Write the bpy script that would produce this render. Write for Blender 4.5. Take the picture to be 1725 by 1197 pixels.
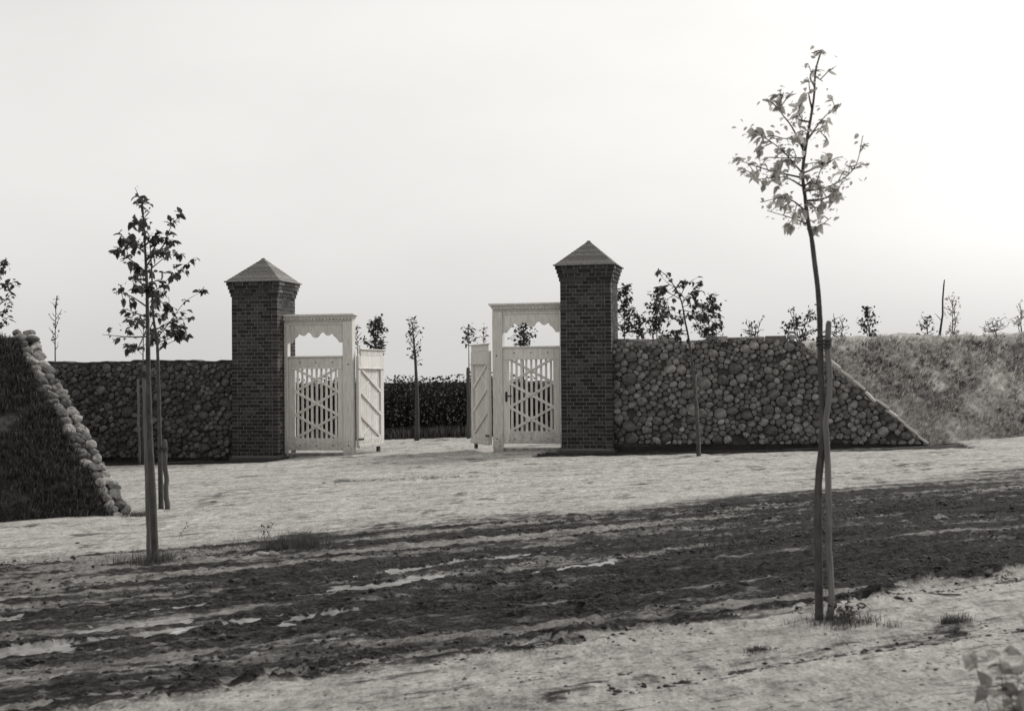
import bpy, bmesh, math, random
import numpy as np
from mathutils import Vector, Matrix

random.seed(7)
RNG = np.random.default_rng(11)
scene = bpy.context.scene
COL = scene.collection
for o in list(bpy.data.objects):
    bpy.data.objects.remove(o)

# ------------------------------------------------------------------ camera
FPX, PCX, PCY = 2300.0, 862.5, 598.5          # focal length and centre in photograph pixels
PITCH = math.atan(41.5 / 2300)
ROLL = math.radians(0.5)
CAM = Vector((0, 0, 1.44))
fw = Vector((0, math.cos(PITCH), math.sin(PITCH)))
r0 = Vector((1, 0, 0))
u0 = r0.cross(fw)
RT = r0 * math.cos(ROLL) - u0 * math.sin(ROLL)
UP = u0 * math.cos(ROLL) + r0 * math.sin(ROLL)
cd = bpy.data.cameras.new('camera')
cam = bpy.data.objects.new('camera', cd)
COL.objects.link(cam)
M = Matrix((RT, UP, -fw)).transposed().to_4x4()
M.translation = CAM
cam.matrix_world = M
cd.sensor_width = 36.0
cd.lens = 36.0 * FPX / 1725.0
cd.clip_start = 0.1
cd.clip_end = 3000
cd.dof.use_dof = True
cd.dof.focus_distance = 24.0
cd.dof.aperture_fstop = 5.0
scene.camera = cam

# ------------------------------------------------------------------ sky, sun, exposure
SUN_AZ = math.radians(50)      # from the view direction towards the right
SUN_EL = math.radians(40)
w = bpy.data.worlds.new('World')
scene.world = w
w.use_nodes = True
wn, wl = w.node_tree.nodes, w.node_tree.links
wn.clear()
wo = wn.new('ShaderNodeOutputWorld')
bg = wn.new('ShaderNodeBackground')
sky = wn.new('ShaderNodeTexSky')
sky.sky_type = 'NISHITA'
sky.sun_disc = False
sky.sun_elevation = SUN_EL
sky.sun_rotation = SUN_AZ
sky.air_density = 1.0
sky.dust_density = 6.0
sky.ozone_density = 1.0
bw = wn.new('ShaderNodeRGBToBW')
wl.new(sky.outputs[0], bw.inputs[0])
# thin even cloud veil over the clear sky
veil = wn.new('ShaderNodeMix'); veil.data_type = 'FLOAT'
veil.inputs[0].default_value = 0.68
veil.inputs[3].default_value = 5.6
wl.new(bw.outputs[0], veil.inputs[2])
tc = wn.new('ShaderNodeTexCoord')
mp = wn.new('ShaderNodeMapping'); mp.inputs['Scale'].default_value = (1.0, 1.0, 2.6)
wl.new(tc.outputs['Generated'], mp.inputs[0])
nz = wn.new('ShaderNodeTexNoise'); nz.inputs['Scale'].default_value = 2.2
nz.inputs['Detail'].default_value = 5; nz.inputs['Roughness'].default_value = 0.5
wl.new(mp.outputs[0], nz.inputs['Vector'])
mr = wn.new('ShaderNodeMapRange')
mr.inputs[1].default_value = 0.3; mr.inputs[2].default_value = 0.7
mr.inputs[3].default_value = 0.93; mr.inputs[4].default_value = 1.07
wl.new(nz.outputs[0], mr.inputs[0])
mu = wn.new('ShaderNodeMath'); mu.operation = 'MULTIPLY'
wl.new(veil.outputs[0], mu.inputs[0]); wl.new(mr.outputs[0], mu.inputs[1])
cmb = wn.new('ShaderNodeMix'); cmb.data_type = 'RGBA'; cmb.blend_type = 'MULTIPLY'
cmb.inputs[0].default_value = 1.0
cmb.inputs[7].default_value = (1.0, 0.985, 0.96, 1)
wl.new(mu.outputs[0], cmb.inputs[6])
wl.new(cmb.outputs[2], bg.inputs[0])
bg.inputs[1].default_value = 0.125
wl.new(bg.outputs[0], wo.inputs[0])

sd = bpy.data.lights.new('sun', 'SUN')
sd.energy = 2.0
sd.angle = math.radians(12)
sd.color = (1.0, 0.985, 0.95)
sun = bpy.data.objects.new('sun', sd)
COL.objects.link(sun)
sdir = Vector((math.sin(SUN_AZ) * math.cos(SUN_EL), math.cos(SUN_AZ) * math.cos(SUN_EL), math.sin(SUN_EL)))
sun.rotation_euler = sdir.to_track_quat('Z', 'Y').to_euler()
sun.location = sdir * 60

vs = scene.view_settings
vs.view_transform = 'Standard'
vs.look = 'None'
vs.exposure = 0.45
vs.gamma = 1.0
vs.use_curve_mapping = False
scene.render.engine = 'CYCLES'
scene.render.filter_size = 1.7
scene.render.resolution_x = 1024
scene.render.resolution_y = 710

# ------------------------------------------------------------------ noise
def _hash(ix, iy, seed):
    n = (ix.astype(np.int64) * 374761393 + iy.astype(np.int64) * 668265263 + seed * 982451653) & 0x7fffffff
    n = ((n ^ (n >> 13)) * 1274126177) & 0x7fffffff
    n = (n ^ (n >> 16)) & 0x7fffffff
    return n / 0x7fffffff

def vnoise(x, y, seed=0):
    x = np.asarray(x, dtype=float); y = np.asarray(y, dtype=float)
    ix, iy = np.floor(x), np.floor(y)
    fx, fy = x - ix, y - iy
    fx = fx * fx * fx * (fx * (fx * 6 - 15) + 10); fy = fy * fy * fy * (fy * (fy * 6 - 15) + 10)
    a = _hash(ix, iy, seed); b = _hash(ix + 1, iy, seed)
    c = _hash(ix, iy + 1, seed); d = _hash(ix + 1, iy + 1, seed)
    return (a + (b - a) * fx) * (1 - fy) + (c + (d - c) * fx) * fy

def fbm(x, y, octv=4, seed=0, gain=0.5):
    s = 0.0; a = 1.0; t = 0.0
    for k in range(octv):
        ang = 0.6 * k
        xx = x * math.cos(ang) - y * math.sin(ang); yy = x * math.sin(ang) + y * math.cos(ang)
        s = s + a * vnoise(xx * 2 ** k + 17.3 * k, yy * 2 ** k - 9.1 * k, seed + k)
        t += a; a *= gain
    return s / t

def sstep(a, b, v):
    t = np.clip((v - a) / (b - a), 0, 1)
    return t * t * (3 - 2 * t)

# ------------------------------------------------------------------ ground shape
RB = math.radians(24)
GA = math.radians(12)                      # the gate line is turned 12 degrees
GO = np.array([0.957, 27.0])               # front left corner of the right pillar
def gate_xy(s, t):
    return (GO[0] + s * math.cos(GA) + t * math.sin(GA), GO[1] - s * math.sin(GA) + t * math.cos(GA))
def gate_st(x, y):
    dx, dy = x - GO[0], y - GO[1]
    return dx * math.cos(GA) - dy * math.sin(GA), dx * math.sin(GA) + dy * math.cos(GA)

def road_uv(x, y):
    v = y - math.tan(RB) * x               # depth where the line along the road meets x = 0
    u = x * math.cos(RB) + y * math.sin(RB)
    return u, v

def base_z(x, y):
    return 0.025 * 15 * np.tanh(np.asarray(x, dtype=float) / 15)

V_NEAR, V_FAR = 7.5, 14.5
def ground_fields(x, y, detail=True):
    x = np.asarray(x, dtype=float); y = np.asarray(y, dtype=float)
    u, v = road_uv(x, y)
    wob = (fbm(u * .35, v * .2, 3, 5) - .5)
    ve = v + wob * 1.1 + (fbm(u * 2.2, v * 2.2, 3, 9) - .5) * .35
    near = V_NEAR + 0.10 * np.clip(u - 2.5, -3, 6)
    far = V_FAR + .12 * np.clip(u - 5, -4, 10)
    road = sstep(near - .12, near + .22, ve) * (1 - sstep(far - .7, far + .4, ve))
    hard = ((ve > near) & (ve < far - .1)).astype(float)
    # streaks along the road: paler, dry ridges and dark ruts
    st = fbm(u * .20, v * 3.0, 4, 21, .55)
    st2 = fbm(u * .45, v * 8.0, 4, 31, .6)
    clod = fbm(u * 5.0, v * 13, 4, 41, .66)
    core = sstep(8.0, 9.6, v + .2 * wob) * (1 - sstep(10.8, 13.4, v))
    # ruts pressed by wheels
    ruts = np.zeros_like(x)
    for vc, wd, am in ((7.75, .16, 1.), (8.35, .2, .5), (9.25, .2, 1.1), (9.75, .16, 1.), (10.6, .22, .9), (11.2, .2, .7), (12.1, .22, .7), (12.8, .2, .5), (13.6, .16, .45), (6.15, .12, .75)):
        vv = v - vc - (fbm(u * .45, 0 * u + vc, 3, 61) - .5) * .5
        amp = am * (.45 + 1.1 * fbm(u * .6, 0 * u + vc * 3, 3, 71))
        ruts = ruts + amp * (np.exp(-(vv / wd) ** 2) - .55 * np.exp(-((np.abs(vv) - wd * 1.7) / (wd * .6)) ** 2))
    inr = sstep(V_NEAR - 2.2, V_NEAR - 1.2, v) * (1 - sstep(14, 15.2, v))
    h = -ruts * .036 * inr
    h = h + road * ((np.abs(clod - .5) - .1) * .07 + (st2 - .5) * .06 + (fbm(u * 18, v * 22, 3, 43, .65) - .5) * .040 - .03)
    h = h + (1 - road) * ((fbm(x * 2.2, y * 2.2, 4, 81) - .5) * .035 + (fbm(x * 9, y * 9, 3, 91) - .5) * .012)
    h = h + (fbm(x * .3, y * .3, 3, 101) - .5) * .08 * (1 - sstep(20, 24, y))
    # clod rim along the near edge of the road
    rim = np.exp(-((ve - near - .05) / .16) ** 2) * sstep(.46, .66, clod)
    h = h + rim * .055
    # puddles lie in the two main ruts
    pud = np.zeros_like(x)
    for vc, sl, wd, lo, u0_, u1_ in ((9.90, .22, .13, .28, -2, 4.4), (9.56, .20, .08, .32, -2, 3.4), (10.3, .2, .07, .36, -2, 5.2), (7.50, .10, .11, .34, 0, 4.2), (8.75, .15, .08, .46, -1, 4), (11.3, .2, .08, .50, 0, 6), (10.8, .2, .07, .46, -1, 4)):
        dv = v - vc - (u - 3.45) * sl - (fbm(u * .8, 0 * u + vc, 3, 131) - .5) * .35
        on = sstep(lo, lo + .14, fbm(u * .8, v * 2.2, 3, 141)) * sstep(u0_ - .3, u0_ + .3, u) * (1 - sstep(u1_ - .5, u1_ + .3, u))
        pud = np.maximum(pud, np.exp(-(dv / wd) ** 2) * on)
    pud = sstep(.45, .62, pud + ((clod - .5) * 1.3 + (fbm(u * 7, v * 20, 3, 47) - .5) * 1.3) * (pud > .05)) * road
    h = h * (1 - pud) + pud * np.minimum(h, -.055)
    mud = road * (.52 + .28 * np.clip(ruts, -1, 1) + .34 * core + .22 * sstep(1.5, 5.0, u) + (st - .5) * 1.7 + (clod - .5) * 1.3 + (st2 - .5) * 2.0)
    mud = mud + rim * .9
    # loose dark crumbs on the near verge rut and on the sand
    e2 = np.exp(-((v - 6.2 - wob * .4 + .05 * (u - 3)) / .12) ** 2)
    mud = mud + e2 * sstep(.5, .66, clod) * sstep(2.0, 3.6, u) * .85
    sandspot = sstep(.66, .74, fbm(x * 3.0, y * 1.2, 4, 151, .6)) * .4 * (1 - road)
    mud = mud + sandspot
    # damp dark earth against the wall foot
    s, t = gate_st(x, y)
    foot = np.where(((s > -13) & (s < -5.6)) | ((s > -.35) & (s < 7.6)), 1.0, 0.0)
    edge = -1.55 + (fbm(s * 1.3, t * 1.3, 3, 161) - .5) * .5
    foot = foot * sstep(edge - .25, edge + .15, t) * (t < 1.2)
    thin = ((s > -5.7) & (s < 0)) * np.exp(-((t + .35) / .35) ** 2) * .5 * fbm(s * 3, t * 3, 3, 171)
    mud = mud + foot * .95 + thin
    h = h - foot * .05
    return h, np.clip(mud, 0, 1.2), np.clip(pud, 0, 1), hard, road

def gz(x, y):                               # height of the built ground sheet
    i = min(max(int(np.searchsorted(gx, x)) - 1, 0), len(gx) - 2); j = min(max(int(np.searchsorted(gy, y)) - 1, 0), len(gy) - 2)
    fx = (x - gx[i]) / (gx[i + 1] - gx[i]); fy = (y - gy[j]) / (gy[j + 1] - gy[j])
    a = ZG[j, i] * (1 - fx) + ZG[j, i + 1] * fx; b = ZG[j + 1, i] * (1 - fx) + ZG[j + 1, i + 1] * fx
    return float(a * (1 - fy) + b * fy)

def P(px, py, d):                           # point of the place seen at a pixel, d metres ahead
    v = fw + RT * ((px - PCX) / FPX) - UP * ((py - PCY) / FPX)
    return CAM + v * (d / v.y)

def Gp(px, py):                             # ground point seen at a pixel
    v = fw + RT * ((px - PCX) / FPX) - UP * ((py - PCY) / FPX)
    t = 10.0
    for _ in range(60):
        q = CAM + v * t
        t = (float(base_z(q.x, q.y)) - CAM.z) / v.z
    q = CAM + v * t
    return Vector((q.x, q.y, gz(q.x, q.y)))

def S_of(px, t):                            # place along the gate line seen at column px
    k = (px - PCX) / FPX
    x0, y0 = gate_xy(0, t)
    return (k * y0 - x0) / (math.cos(GA) + k * math.sin(GA))

# ------------------------------------------------------------------ materials
def tone(v):
    return (v, v * .968, v * .915, 1)

def nd(nt, kind, **kw):
    n = nt.nodes.new(kind)
    for k, v in kw.items():
        setattr(n, k, v)
    return n

def new_mat(name):
    m = bpy.data.materials.new(name)
    m.use_nodes = True
    nt = m.node_tree
    b = nt.nodes['Principled BSDF']
    return m, nt, b

def mat(name, lo, hi, scale=8, rough=.85, stretch=(1, 1, 1), bump=.0, bscale=40, objvar=0., isl=0., detail=6, coords='Object', spec=.3):
    m, nt, b = new_mat(name)
    L = nt.links
    tc = nd(nt, 'ShaderNodeTexCoord')
    mp = nd(nt, 'ShaderNodeMapping'); mp.inputs['Scale'].default_value = stretch
    L.new(tc.outputs[coords], mp.inputs[0])
    n = nd(nt, 'ShaderNodeTexNoise'); n.inputs['Scale'].default_value = scale; n.inputs['Detail'].default_value = detail
    n.inputs['Roughness'].default_value = .6
    L.new(mp.outputs[0], n.inputs['Vector'])
    r = nd(nt, 'ShaderNodeValToRGB')
    r.color_ramp.elements[0].position = .3; r.color_ramp.elements[0].color = tone(lo)
    r.color_ramp.elements[1].position = .7; r.color_ramp.elements[1].color = tone(hi)
    L.new(n.outputs[0], r.inputs[0])
    out = r.outputs[0]
    if objvar or isl:
        a = nd(nt, 'ShaderNodeObjectInfo'); g = nd(nt, 'ShaderNodeNewGeometry')
        ad = nd(nt, 'ShaderNodeMath', operation='ADD'); L.new(a.outputs['Random'], ad.inputs[0]); L.new(g.outputs['Random Per Island'], ad.inputs[1])
        fr = nd(nt, 'ShaderNodeMath', operation='FRACT'); L.new(ad.outputs[0], fr.inputs[0])
        q = max(objvar, isl)
        pw_ = nd(nt, 'ShaderNodeMath', operation='POWER'); L.new(fr.outputs[0], pw_.inputs[0]); pw_.inputs[1].default_value = 1.6
        mr = nd(nt, 'ShaderNodeMapRange'); mr.inputs[3].default_value = 1 - q; mr.inputs[4].default_value = 1 + 1.35 * q
        L.new(pw_.outputs[0], mr.inputs[0])
        mx = nd(nt, 'ShaderNodeMix', data_type='RGBA', blend_type='MULTIPLY'); mx.inputs[0].default_value = 1
        L.new(out, mx.inputs[6]); L.new(mr.outputs[0], mx.inputs[7])
        out = mx.outputs[2]
    L.new(out, b.inputs['Base Color'])
    b.inputs['Roughness'].default_value = rough
    b.inputs['Specular IOR Level'].default_value = spec
    if bump:
        n2 = nd(nt, 'ShaderNodeTexNoise'); n2.inputs['Scale'].default_value = bscale; n2.inputs['Detail'].default_value = 6
        L.new(mp.outputs[0], n2.inputs['Vector'])
        bp = nd(nt, 'ShaderNodeBump'); bp.inputs['Strength'].default_value = bump; bp.inputs['Distance'].default_value = .02
        L.new(n2.outputs[0], bp.inputs['Height'])
        L.new(bp.outputs[0], b.inputs['Normal'])
    return m

def leaf_mat(name, v, var=.35):
    m, nt, b = new_mat(name)
    L = nt.links
    a = nd(nt, 'ShaderNodeObjectInfo'); g = nd(nt, 'ShaderNodeNewGeometry')
    ad = nd(nt, 'ShaderNodeMath', operation='ADD'); L.new(a.outputs['Random'], ad.inputs[0]); L.new(g.outputs['Random Per Island'], ad.inputs[1])
    fr = nd(nt, 'ShaderNodeMath', operation='FRACT'); L.new(ad.outputs[0], fr.inputs[0])
    r = nd(nt, 'ShaderNodeValToRGB')
    r.color_ramp.elements[0].color = tone(v * (1 - var)); r.color_ramp.elements[1].color = tone(v * (1 + var))
    L.new(fr.outputs[0], r.inputs[0])
    L.new(r.outputs[0], b.inputs['Base Color'])
    b.inputs['Roughness'].default_value = .75
    b.inputs['Specular IOR Level'].default_value = .06
    t = nd(nt, 'ShaderNodeBsdfTranslucent'); L.new(r.outputs[0], t.inputs[0])
    mx = nd(nt, 'ShaderNodeMixShader'); mx.inputs[0].default_value = .5
    L.new(b.outputs[0], mx.inputs[1]); L.new(t.outputs[0], mx.inputs[2])
    L.new(mx.outputs[0], nt.nodes['Material Output'].inputs[0])
    return m

def ground_mat():
    m, nt, b = new_mat('sand_and_mud')
    L = nt.links
    tc = nd(nt, 'ShaderNodeTexCoord')
    rot = nd(nt, 'ShaderNodeMapping'); rot.inputs['Rotation'].default_value = (0, 0, -RB)
    L.new(tc.outputs['Object'], rot.inputs[0])
    tcw = nd(nt, 'ShaderNodeMapping'); L.new(tc.outputs['Object'], tcw.inputs[0])
    am = nd(nt, 'ShaderNodeAttribute', attribute_name='mud')
    ap = nd(nt, 'ShaderNodeAttribute', attribute_name='puddle')
    def noise(scale, stretch, det=6, ro=.6, src=rot):
        mp = nd(nt, 'ShaderNodeMapping'); mp.inputs['Scale'].default_value = stretch
        L.new(src.outputs[0], mp.inputs[0])
        n = nd(nt, 'ShaderNodeTexNoise'); n.inputs['Scale'].default_value = scale
        n.inputs['Detail'].default_value = det; n.inputs['Roughness'].default_value = ro
        L.new(mp.outputs[0], n.inputs['Vector'])
        return n.outputs[0]
    def math_(op, a, c):
        n = nd(nt, 'ShaderNodeMath', operation=op)
        for i, q in enumerate((a, c)):
            if isinstance(q, (int, float)): n.inputs[i].default_value = q
            else: L.new(q, n.inputs[i])
        return n.outputs[0]
    def rng(v, a, c, d, e):
        n = nd(nt, 'ShaderNodeMapRange')
        n.inputs[1].default_value = a; n.inputs[2].default_value = c; n.inputs[3].default_value = d; n.inputs[4].default_value = e
        L.new(v, n.inputs[0]); return n.outputs[0]
    fine = noise(9, (.35, 1.7, 1), 9, .72)
    streak = noise(2.2, (.16, 2.2, 1), 8, .68)
    grit = noise(38, (.55, 1.3, 1), 8, .8)
    crumb = noise(26, (.6, 1.1, 1), 4, .6)
    broad = noise(.8, (.5, 1.3, 1), 5, .6)
    # sand colour
    s1 = noise(6.5, (1.5, .75, 1), 9, .76, tcw)
    s2 = noise(30, (1.5, .6, 1), 8, .82, tcw)
    s3 = noise(1.6, (.9, 1.1, 1), 5, .6)
    sv = math_('ADD', rng(s1, .36, .64, .27, .55), rng(s2, .34, .66, -.17, .17))
    sv = math_('ADD', sv, rng(s3, .36, .64, -.07, .07))
    speck = rng(math_('ADD', crumb, math_('MULTIPLY', s3, .35)), .79, .86, 0, .8)
    ad = nd(nt, 'ShaderNodeAttribute', attribute_name='damp')
    dm = nd(nt, 'ShaderNodeMix', data_type='FLOAT'); L.new(ad.outputs['Fac'], dm.inputs[0]); L.new(sv, dm.inputs[2])
    L.new(math_('MULTIPLY', math_('ADD', sv, rng(fine, .36, .64, -.12, .14)), .56), dm.inputs[3])
    sv = dm.outputs[0]
    mv = math_('ADD', rng(fine, .40, .64, .003, .036), rng(grit, .46, .66, 0, .075))
    fac = math_('ADD', am.outputs['Fac'], rng(fine, .36, .64, -.42, .42))
    fac = math_('ADD', fac, rng(streak, .36, .64, -.42, .42))
    fac = math_('ADD', fac, rng(grit, .36, .64, -.26, .26))
    fac = math_('MAXIMUM', rng(fac, .22, .74, 0, 1), speck)
    mx = nd(nt, 'ShaderNodeMix', data_type='FLOAT')
    L.new(fac, mx.inputs[0]); L.new(sv, mx.inputs[2]); L.new(mv, mx.inputs[3])
    pf = rng(math_('ADD', ap.outputs['Fac'], math_('ADD', rng(fine, .36, .64, -.3, .3), rng(grit, .36, .64, -.2, .2))), .4, .6, 0, 1)
    mx2 = nd(nt, 'ShaderNodeMix', data_type='FLOAT')
    L.new(pf, mx2.inputs[0]); L.new(mx.outputs[0], mx2.inputs[2]); mx2.inputs[3].default_value = .16
    tint = nd(nt, 'ShaderNodeMix', data_type='RGBA', blend_type='MULTIPLY'); tint.inputs[0].default_value = 1
    L.new(mx2.outputs[0], tint.inputs[6]); tint.inputs[7].default_value = tone(1)
    L.new(tint.outputs[2], b.inputs['Base Color'])
    ro = nd(nt, 'ShaderNodeMix', data_type='FLOAT'); ro.inputs[2].default_value = .92; ro.inputs[3].default_value = .06
    L.new(pf, ro.inputs[0]); L.new(ro.outputs[0], b.inputs['Roughness'])
    sp = nd(nt, 'ShaderNodeMix', data_type='FLOAT'); sp.inputs[2].default_value = .06; sp.inputs[3].default_value = .5
    L.new(pf, sp.inputs[0]); L.new(sp.outputs[0], b.inputs['Specular IOR Level'])
    bs = nd(nt, 'ShaderNodeMix', data_type='FLOAT'); bs.inputs[2].default_value = 1.0; bs.inputs[3].default_value = .0
    L.new(pf, bs.inputs[0])
    bh = math_('ADD', math_('MULTIPLY', fine, 1.0), math_('MULTIPLY', grit, .5))
    bp = nd(nt, 'ShaderNodeBump'); bp.inputs['Distance'].default_value = .05
    L.new(bs.outputs[0], bp.inputs['Strength']); L.new(bh, bp.inputs['Height'])
    L.new(bp.outputs[0], b.inputs['Normal'])
    return m

def add_dirt(m):
    nt = m.node_tree; L = nt.links; b = nt.nodes['Principled BSDF']
    src = b.inputs['Base Color'].links[0].from_socket
    tc = nd(nt, 'ShaderNodeTexCoord'); sx = nd(nt, 'ShaderNodeSeparateXYZ'); L.new(tc.outputs['Object'], sx.inputs[0])
    n = nd(nt, 'ShaderNodeTexNoise'); n.inputs['Scale'].default_value = 14; n.inputs['Detail'].default_value = 8; n.inputs['Roughness'].default_value = .75
    L.new(tc.outputs['Object'], n.inputs['Vector'])
    zr = nd(nt, 'ShaderNodeMapRange'); zr.inputs[1].default_value = .75; zr.inputs[2].default_value = .0; zr.inputs[3].default_value = -.22; zr.inputs[4].default_value = .16
    L.new(sx.outputs[2], zr.inputs[0])
    ad = nd(nt, 'ShaderNodeMath', operation='ADD'); L.new(n.outputs[0], ad.inputs[0]); L.new(zr.outputs[0], ad.inputs[1])
    f = nd(nt, 'ShaderNodeMapRange'); f.inputs[1].default_value = .48; f.inputs[2].default_value = .68; f.inputs[4].default_value = .6
    L.new(ad.outputs[0], f.inputs[0])
    mx = nd(nt, 'ShaderNodeMix', data_type='RGBA'); L.new(f.outputs[0], mx.inputs[0]); L.new(src, mx.inputs[6]); mx.inputs[7].default_value = tone(.20)
    L.new(mx.outputs[2], b.inputs['Base Color'])

MT = dict(
    ground=ground_mat(),
    brick=mat('dark_fired_brick', .020, .048, 30, .85, bump=.4, bscale=70, objvar=.55, isl=.55),
    mortar=mat('lime_mortar', .10, .20, 25, .95, bump=.4),
    tile=mat('grey_roof_tile', .10, .20, 22, .9, bump=.5, bscale=60, isl=.25),
    dark_stone=mat('dark_fieldstone', .04, .125, 10, .9, bump=.5, bscale=35, objvar=.42, isl=.42),
    slab=mat('pale_slab', .36, .52, 9, .9, bump=.4),
    stone=mat('fieldstone', .07, .25, 10, .9, bump=.45, bscale=35, objvar=.42, isl=.42, coords='Object'),
    pale_stone=mat('pale_fieldstone', .09, .25, 14, .9, bump=.6, bscale=30, objvar=.5, isl=.5),
    joint=mat('earth_joint', .04, .085, 20, .95, bump=.5),
    tar=mat('dark_plinth', .018, .035, 20, .9, bump=.4),
    paint=mat('white_painted_wood', .46, .72, 9, .65, stretch=(5, 5, .5), bump=.25, bscale=30, objvar=.10),
    iron=mat('black_iron', .015, .03, 20, .5),
    bark=mat('young_bark', .035, .095, 22, .9, stretch=(1, 1, .35), bump=.6, bscale=50),
    bark_far=mat('far_bark', .04, .08, 22, .9),
    bark_pale=mat('pale_young_bark', .07, .19, 22, .9, stretch=(1, 1, .35), bump=.6, bscale=50),
    stake=mat('weathered_stake_wood', .08, .20, 14, .9, stretch=(3, 3, .18), bump=.5, bscale=30),
    stake_dark=mat('dark_stake_wood', .05, .11, 14, .9, stretch=(3, 3, .18), bump=.5, bscale=30),
    tie=mat('rope_tie', .03, .06, 40, .9),
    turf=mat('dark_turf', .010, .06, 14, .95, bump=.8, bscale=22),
    turf_flare=mat('turf_flare', .17, .46, 6.5, .95, bump=.8, bscale=22),  # right bank turf; lens flare painted in as a lighter base colour
    soil=mat('soil', .06, .12, 10, .95, bump=.5),
    clod=mat('mud_clod', .008, .05, 20, .85, bump=.5, isl=.4),
    leaf=leaf_mat('leaf', .075),
    leaf_flare=leaf_mat('leaf_flare', .42, .25),  # halation put into the leaf colour: lighter than the leaves themselves
    leaf_hedge=leaf_mat('leaf_hedge', .028, .4),
    leaf_mid=leaf_mat('leaf_mid', .30, .4),
    leaf_far=leaf_mat('leaf_far', .07),
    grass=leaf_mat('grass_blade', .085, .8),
    grass_flare=leaf_mat('grass_blade_flare', .36, .5),  # right bank blades, lightened in colour to imitate the same flare
)

add_dirt(MT['paint'])
# ------------------------------------------------------------------ object helpers
def link(o, parent=None, loc=None):
    COL.objects.link(o)
    if parent is not None:
        o.parent = parent
    if loc is not None:
        o.location = loc
    return o

def tag(o, label=None, cat=None, group=None, kind=None):
    if label: o['label'] = label
    if cat: o['category'] = cat
    if group: o['group'] = group
    if kind: o['kind'] = kind
    return o

def thing(name, loc, label, cat, rz=0, group=None):
    o = bpy.data.objects.new(name, None)
    o.empty_display_size = .2
    COL.objects.link(o)
    o.location = loc
    o.rotation_euler = (0, 0, rz)
    return tag(o, label, cat, group)

class MB:
    def __init__(self):
        self.v = []; self.f = []
    def add(self, vs, fs):
        n = len(self.v)
        self.v.extend([tuple(a) for a in vs])
        self.f.extend([tuple(i + n for i in q) for q in fs])
    def box(self, x0, x1, y0, y1, z0, z1):
        self.add([(x0, y0, z0), (x1, y0, z0), (x1, y1, z0), (x0, y1, z0), (x0, y0, z1), (x1, y0, z1), (x1, y1, z1), (x0, y1, z1)],
                 [(0, 3, 2, 1), (4, 5, 6, 7), (0, 1, 5, 4), (1, 2, 6, 5), (2, 3, 7, 6), (3, 0, 4, 7)])
    def bar(self, a, b, wd, y0, y1):          # flat bar in the local xz plane
        a = Vector(a); b = Vector(b); d = (b - a).normalized(); n = Vector((-d.y, d.x)) * wd / 2
        c = [a + n, b + n, b - n, a - n]
        vs = [(p.x, y0, p.y) for p in c] + [(p.x, y1, p.y) for p in c]
        self.add(vs, [(0, 1, 2, 3), (7, 6, 5, 4), (0, 4, 5, 1), (1, 5, 6, 2), (2, 6, 7, 3), (3, 7, 4, 0)])
    def prism(self, pts, y0, y1):
        n = len(pts)
        self.add([(p[0], y0, p[1]) for p in pts] + [(p[0], y1, p[1]) for p in pts],
                 [tuple(range(n)), tuple(range(2 * n - 1, n - 1, -1))] + [(i, i + n, (i + 1) % n + n, (i + 1) % n) for i in range(n)])
    def tube(self, pts, rad, sides=6, cap=True):
        pts = [Vector(p) for p in pts]
        n0 = len(self.v); ref = Vector((.3, -1, .1)).normalized()
        for i, p in enumerate(pts):
            t = (pts[min(i + 1, len(pts) - 1)] - pts[max(i - 1, 0)]).normalized()
            a = t.cross(ref).normalized(); b = t.cross(a)
            for k in range(sides):
                an = 2 * math.pi * k / sides
                q = p + (a * math.cos(an) + b * math.sin(an)) * rad[i]
                self.v.append((q.x, q.y, q.z))
        for i in range(len(pts) - 1):
            for k in range(sides):
                k2 = (k + 1) % sides
                self.f.append((n0 + i * sides + k, n0 + i * sides + k2, n0 + (i + 1) * sides + k2, n0 + (i + 1) * sides + k))
        if cap:
            self.f.append(tuple(n0 + k for k in range(sides))[::-1])
            e = n0 + (len(pts) - 1) * sides
            self.f.append(tuple(e + k for k in range(sides)))
    def mesh(self, name, smooth=False, fix=True, bevel=0):
        me = bpy.data.meshes.new(name)
        me.from_pydata(self.v, [], self.f)
        if fix or bevel:
            bm = bmesh.new(); bm.from_mesh(me)
            bmesh.ops.recalc_face_normals(bm, faces=bm.faces)
            if bevel:
                bmesh.ops.bevel(bm, geom=list(bm.edges), offset=bevel, segments=1, affect='EDGES', clamp_overlap=True)
            bm.to_mesh(me); bm.free()
        if smooth:
            me.polygons.foreach_set('use_smooth', [True] * len(me.polygons))
        return me
    def build(self, name, m, parent=None, smooth=False, fix=True, bevel=0, loc=None):
        me = self.mesh(name, smooth, fix, bevel)
        me.materials.append(m)
        return link(bpy.data.objects.new(name, me), parent, loc)

def np_mesh(name, verts, faces, m, smooth=False, attrs=None):
    me = bpy.data.meshes.new(name)
    nv, nf, k = len(verts), len(faces), faces.shape[1]
    me.vertices.add(nv); me.vertices.foreach_set('co', np.ascontiguousarray(verts, dtype=np.float32).ravel())
    me.loops.add(nf * k); me.loops.foreach_set('vertex_index', np.ascontiguousarray(faces, dtype=np.int32).ravel())
    me.polygons.add(nf)
    me.polygons.foreach_set('loop_start', np.arange(0, nf * k, k, dtype=np.int32))
    me.update(calc_edges=True)
    if smooth:
        me.polygons.foreach_set('use_smooth', np.ones(nf, dtype=bool))
    for an, av in (attrs or {}).items():
        at = me.attributes.new(an, 'FLOAT', 'POINT')
        at.data.foreach_set('value', np.ascontiguousarray(av, dtype=np.float32))
    me.materials.append(m)
    me.validate()
    return bpy.data.objects.new(name, me)

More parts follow.
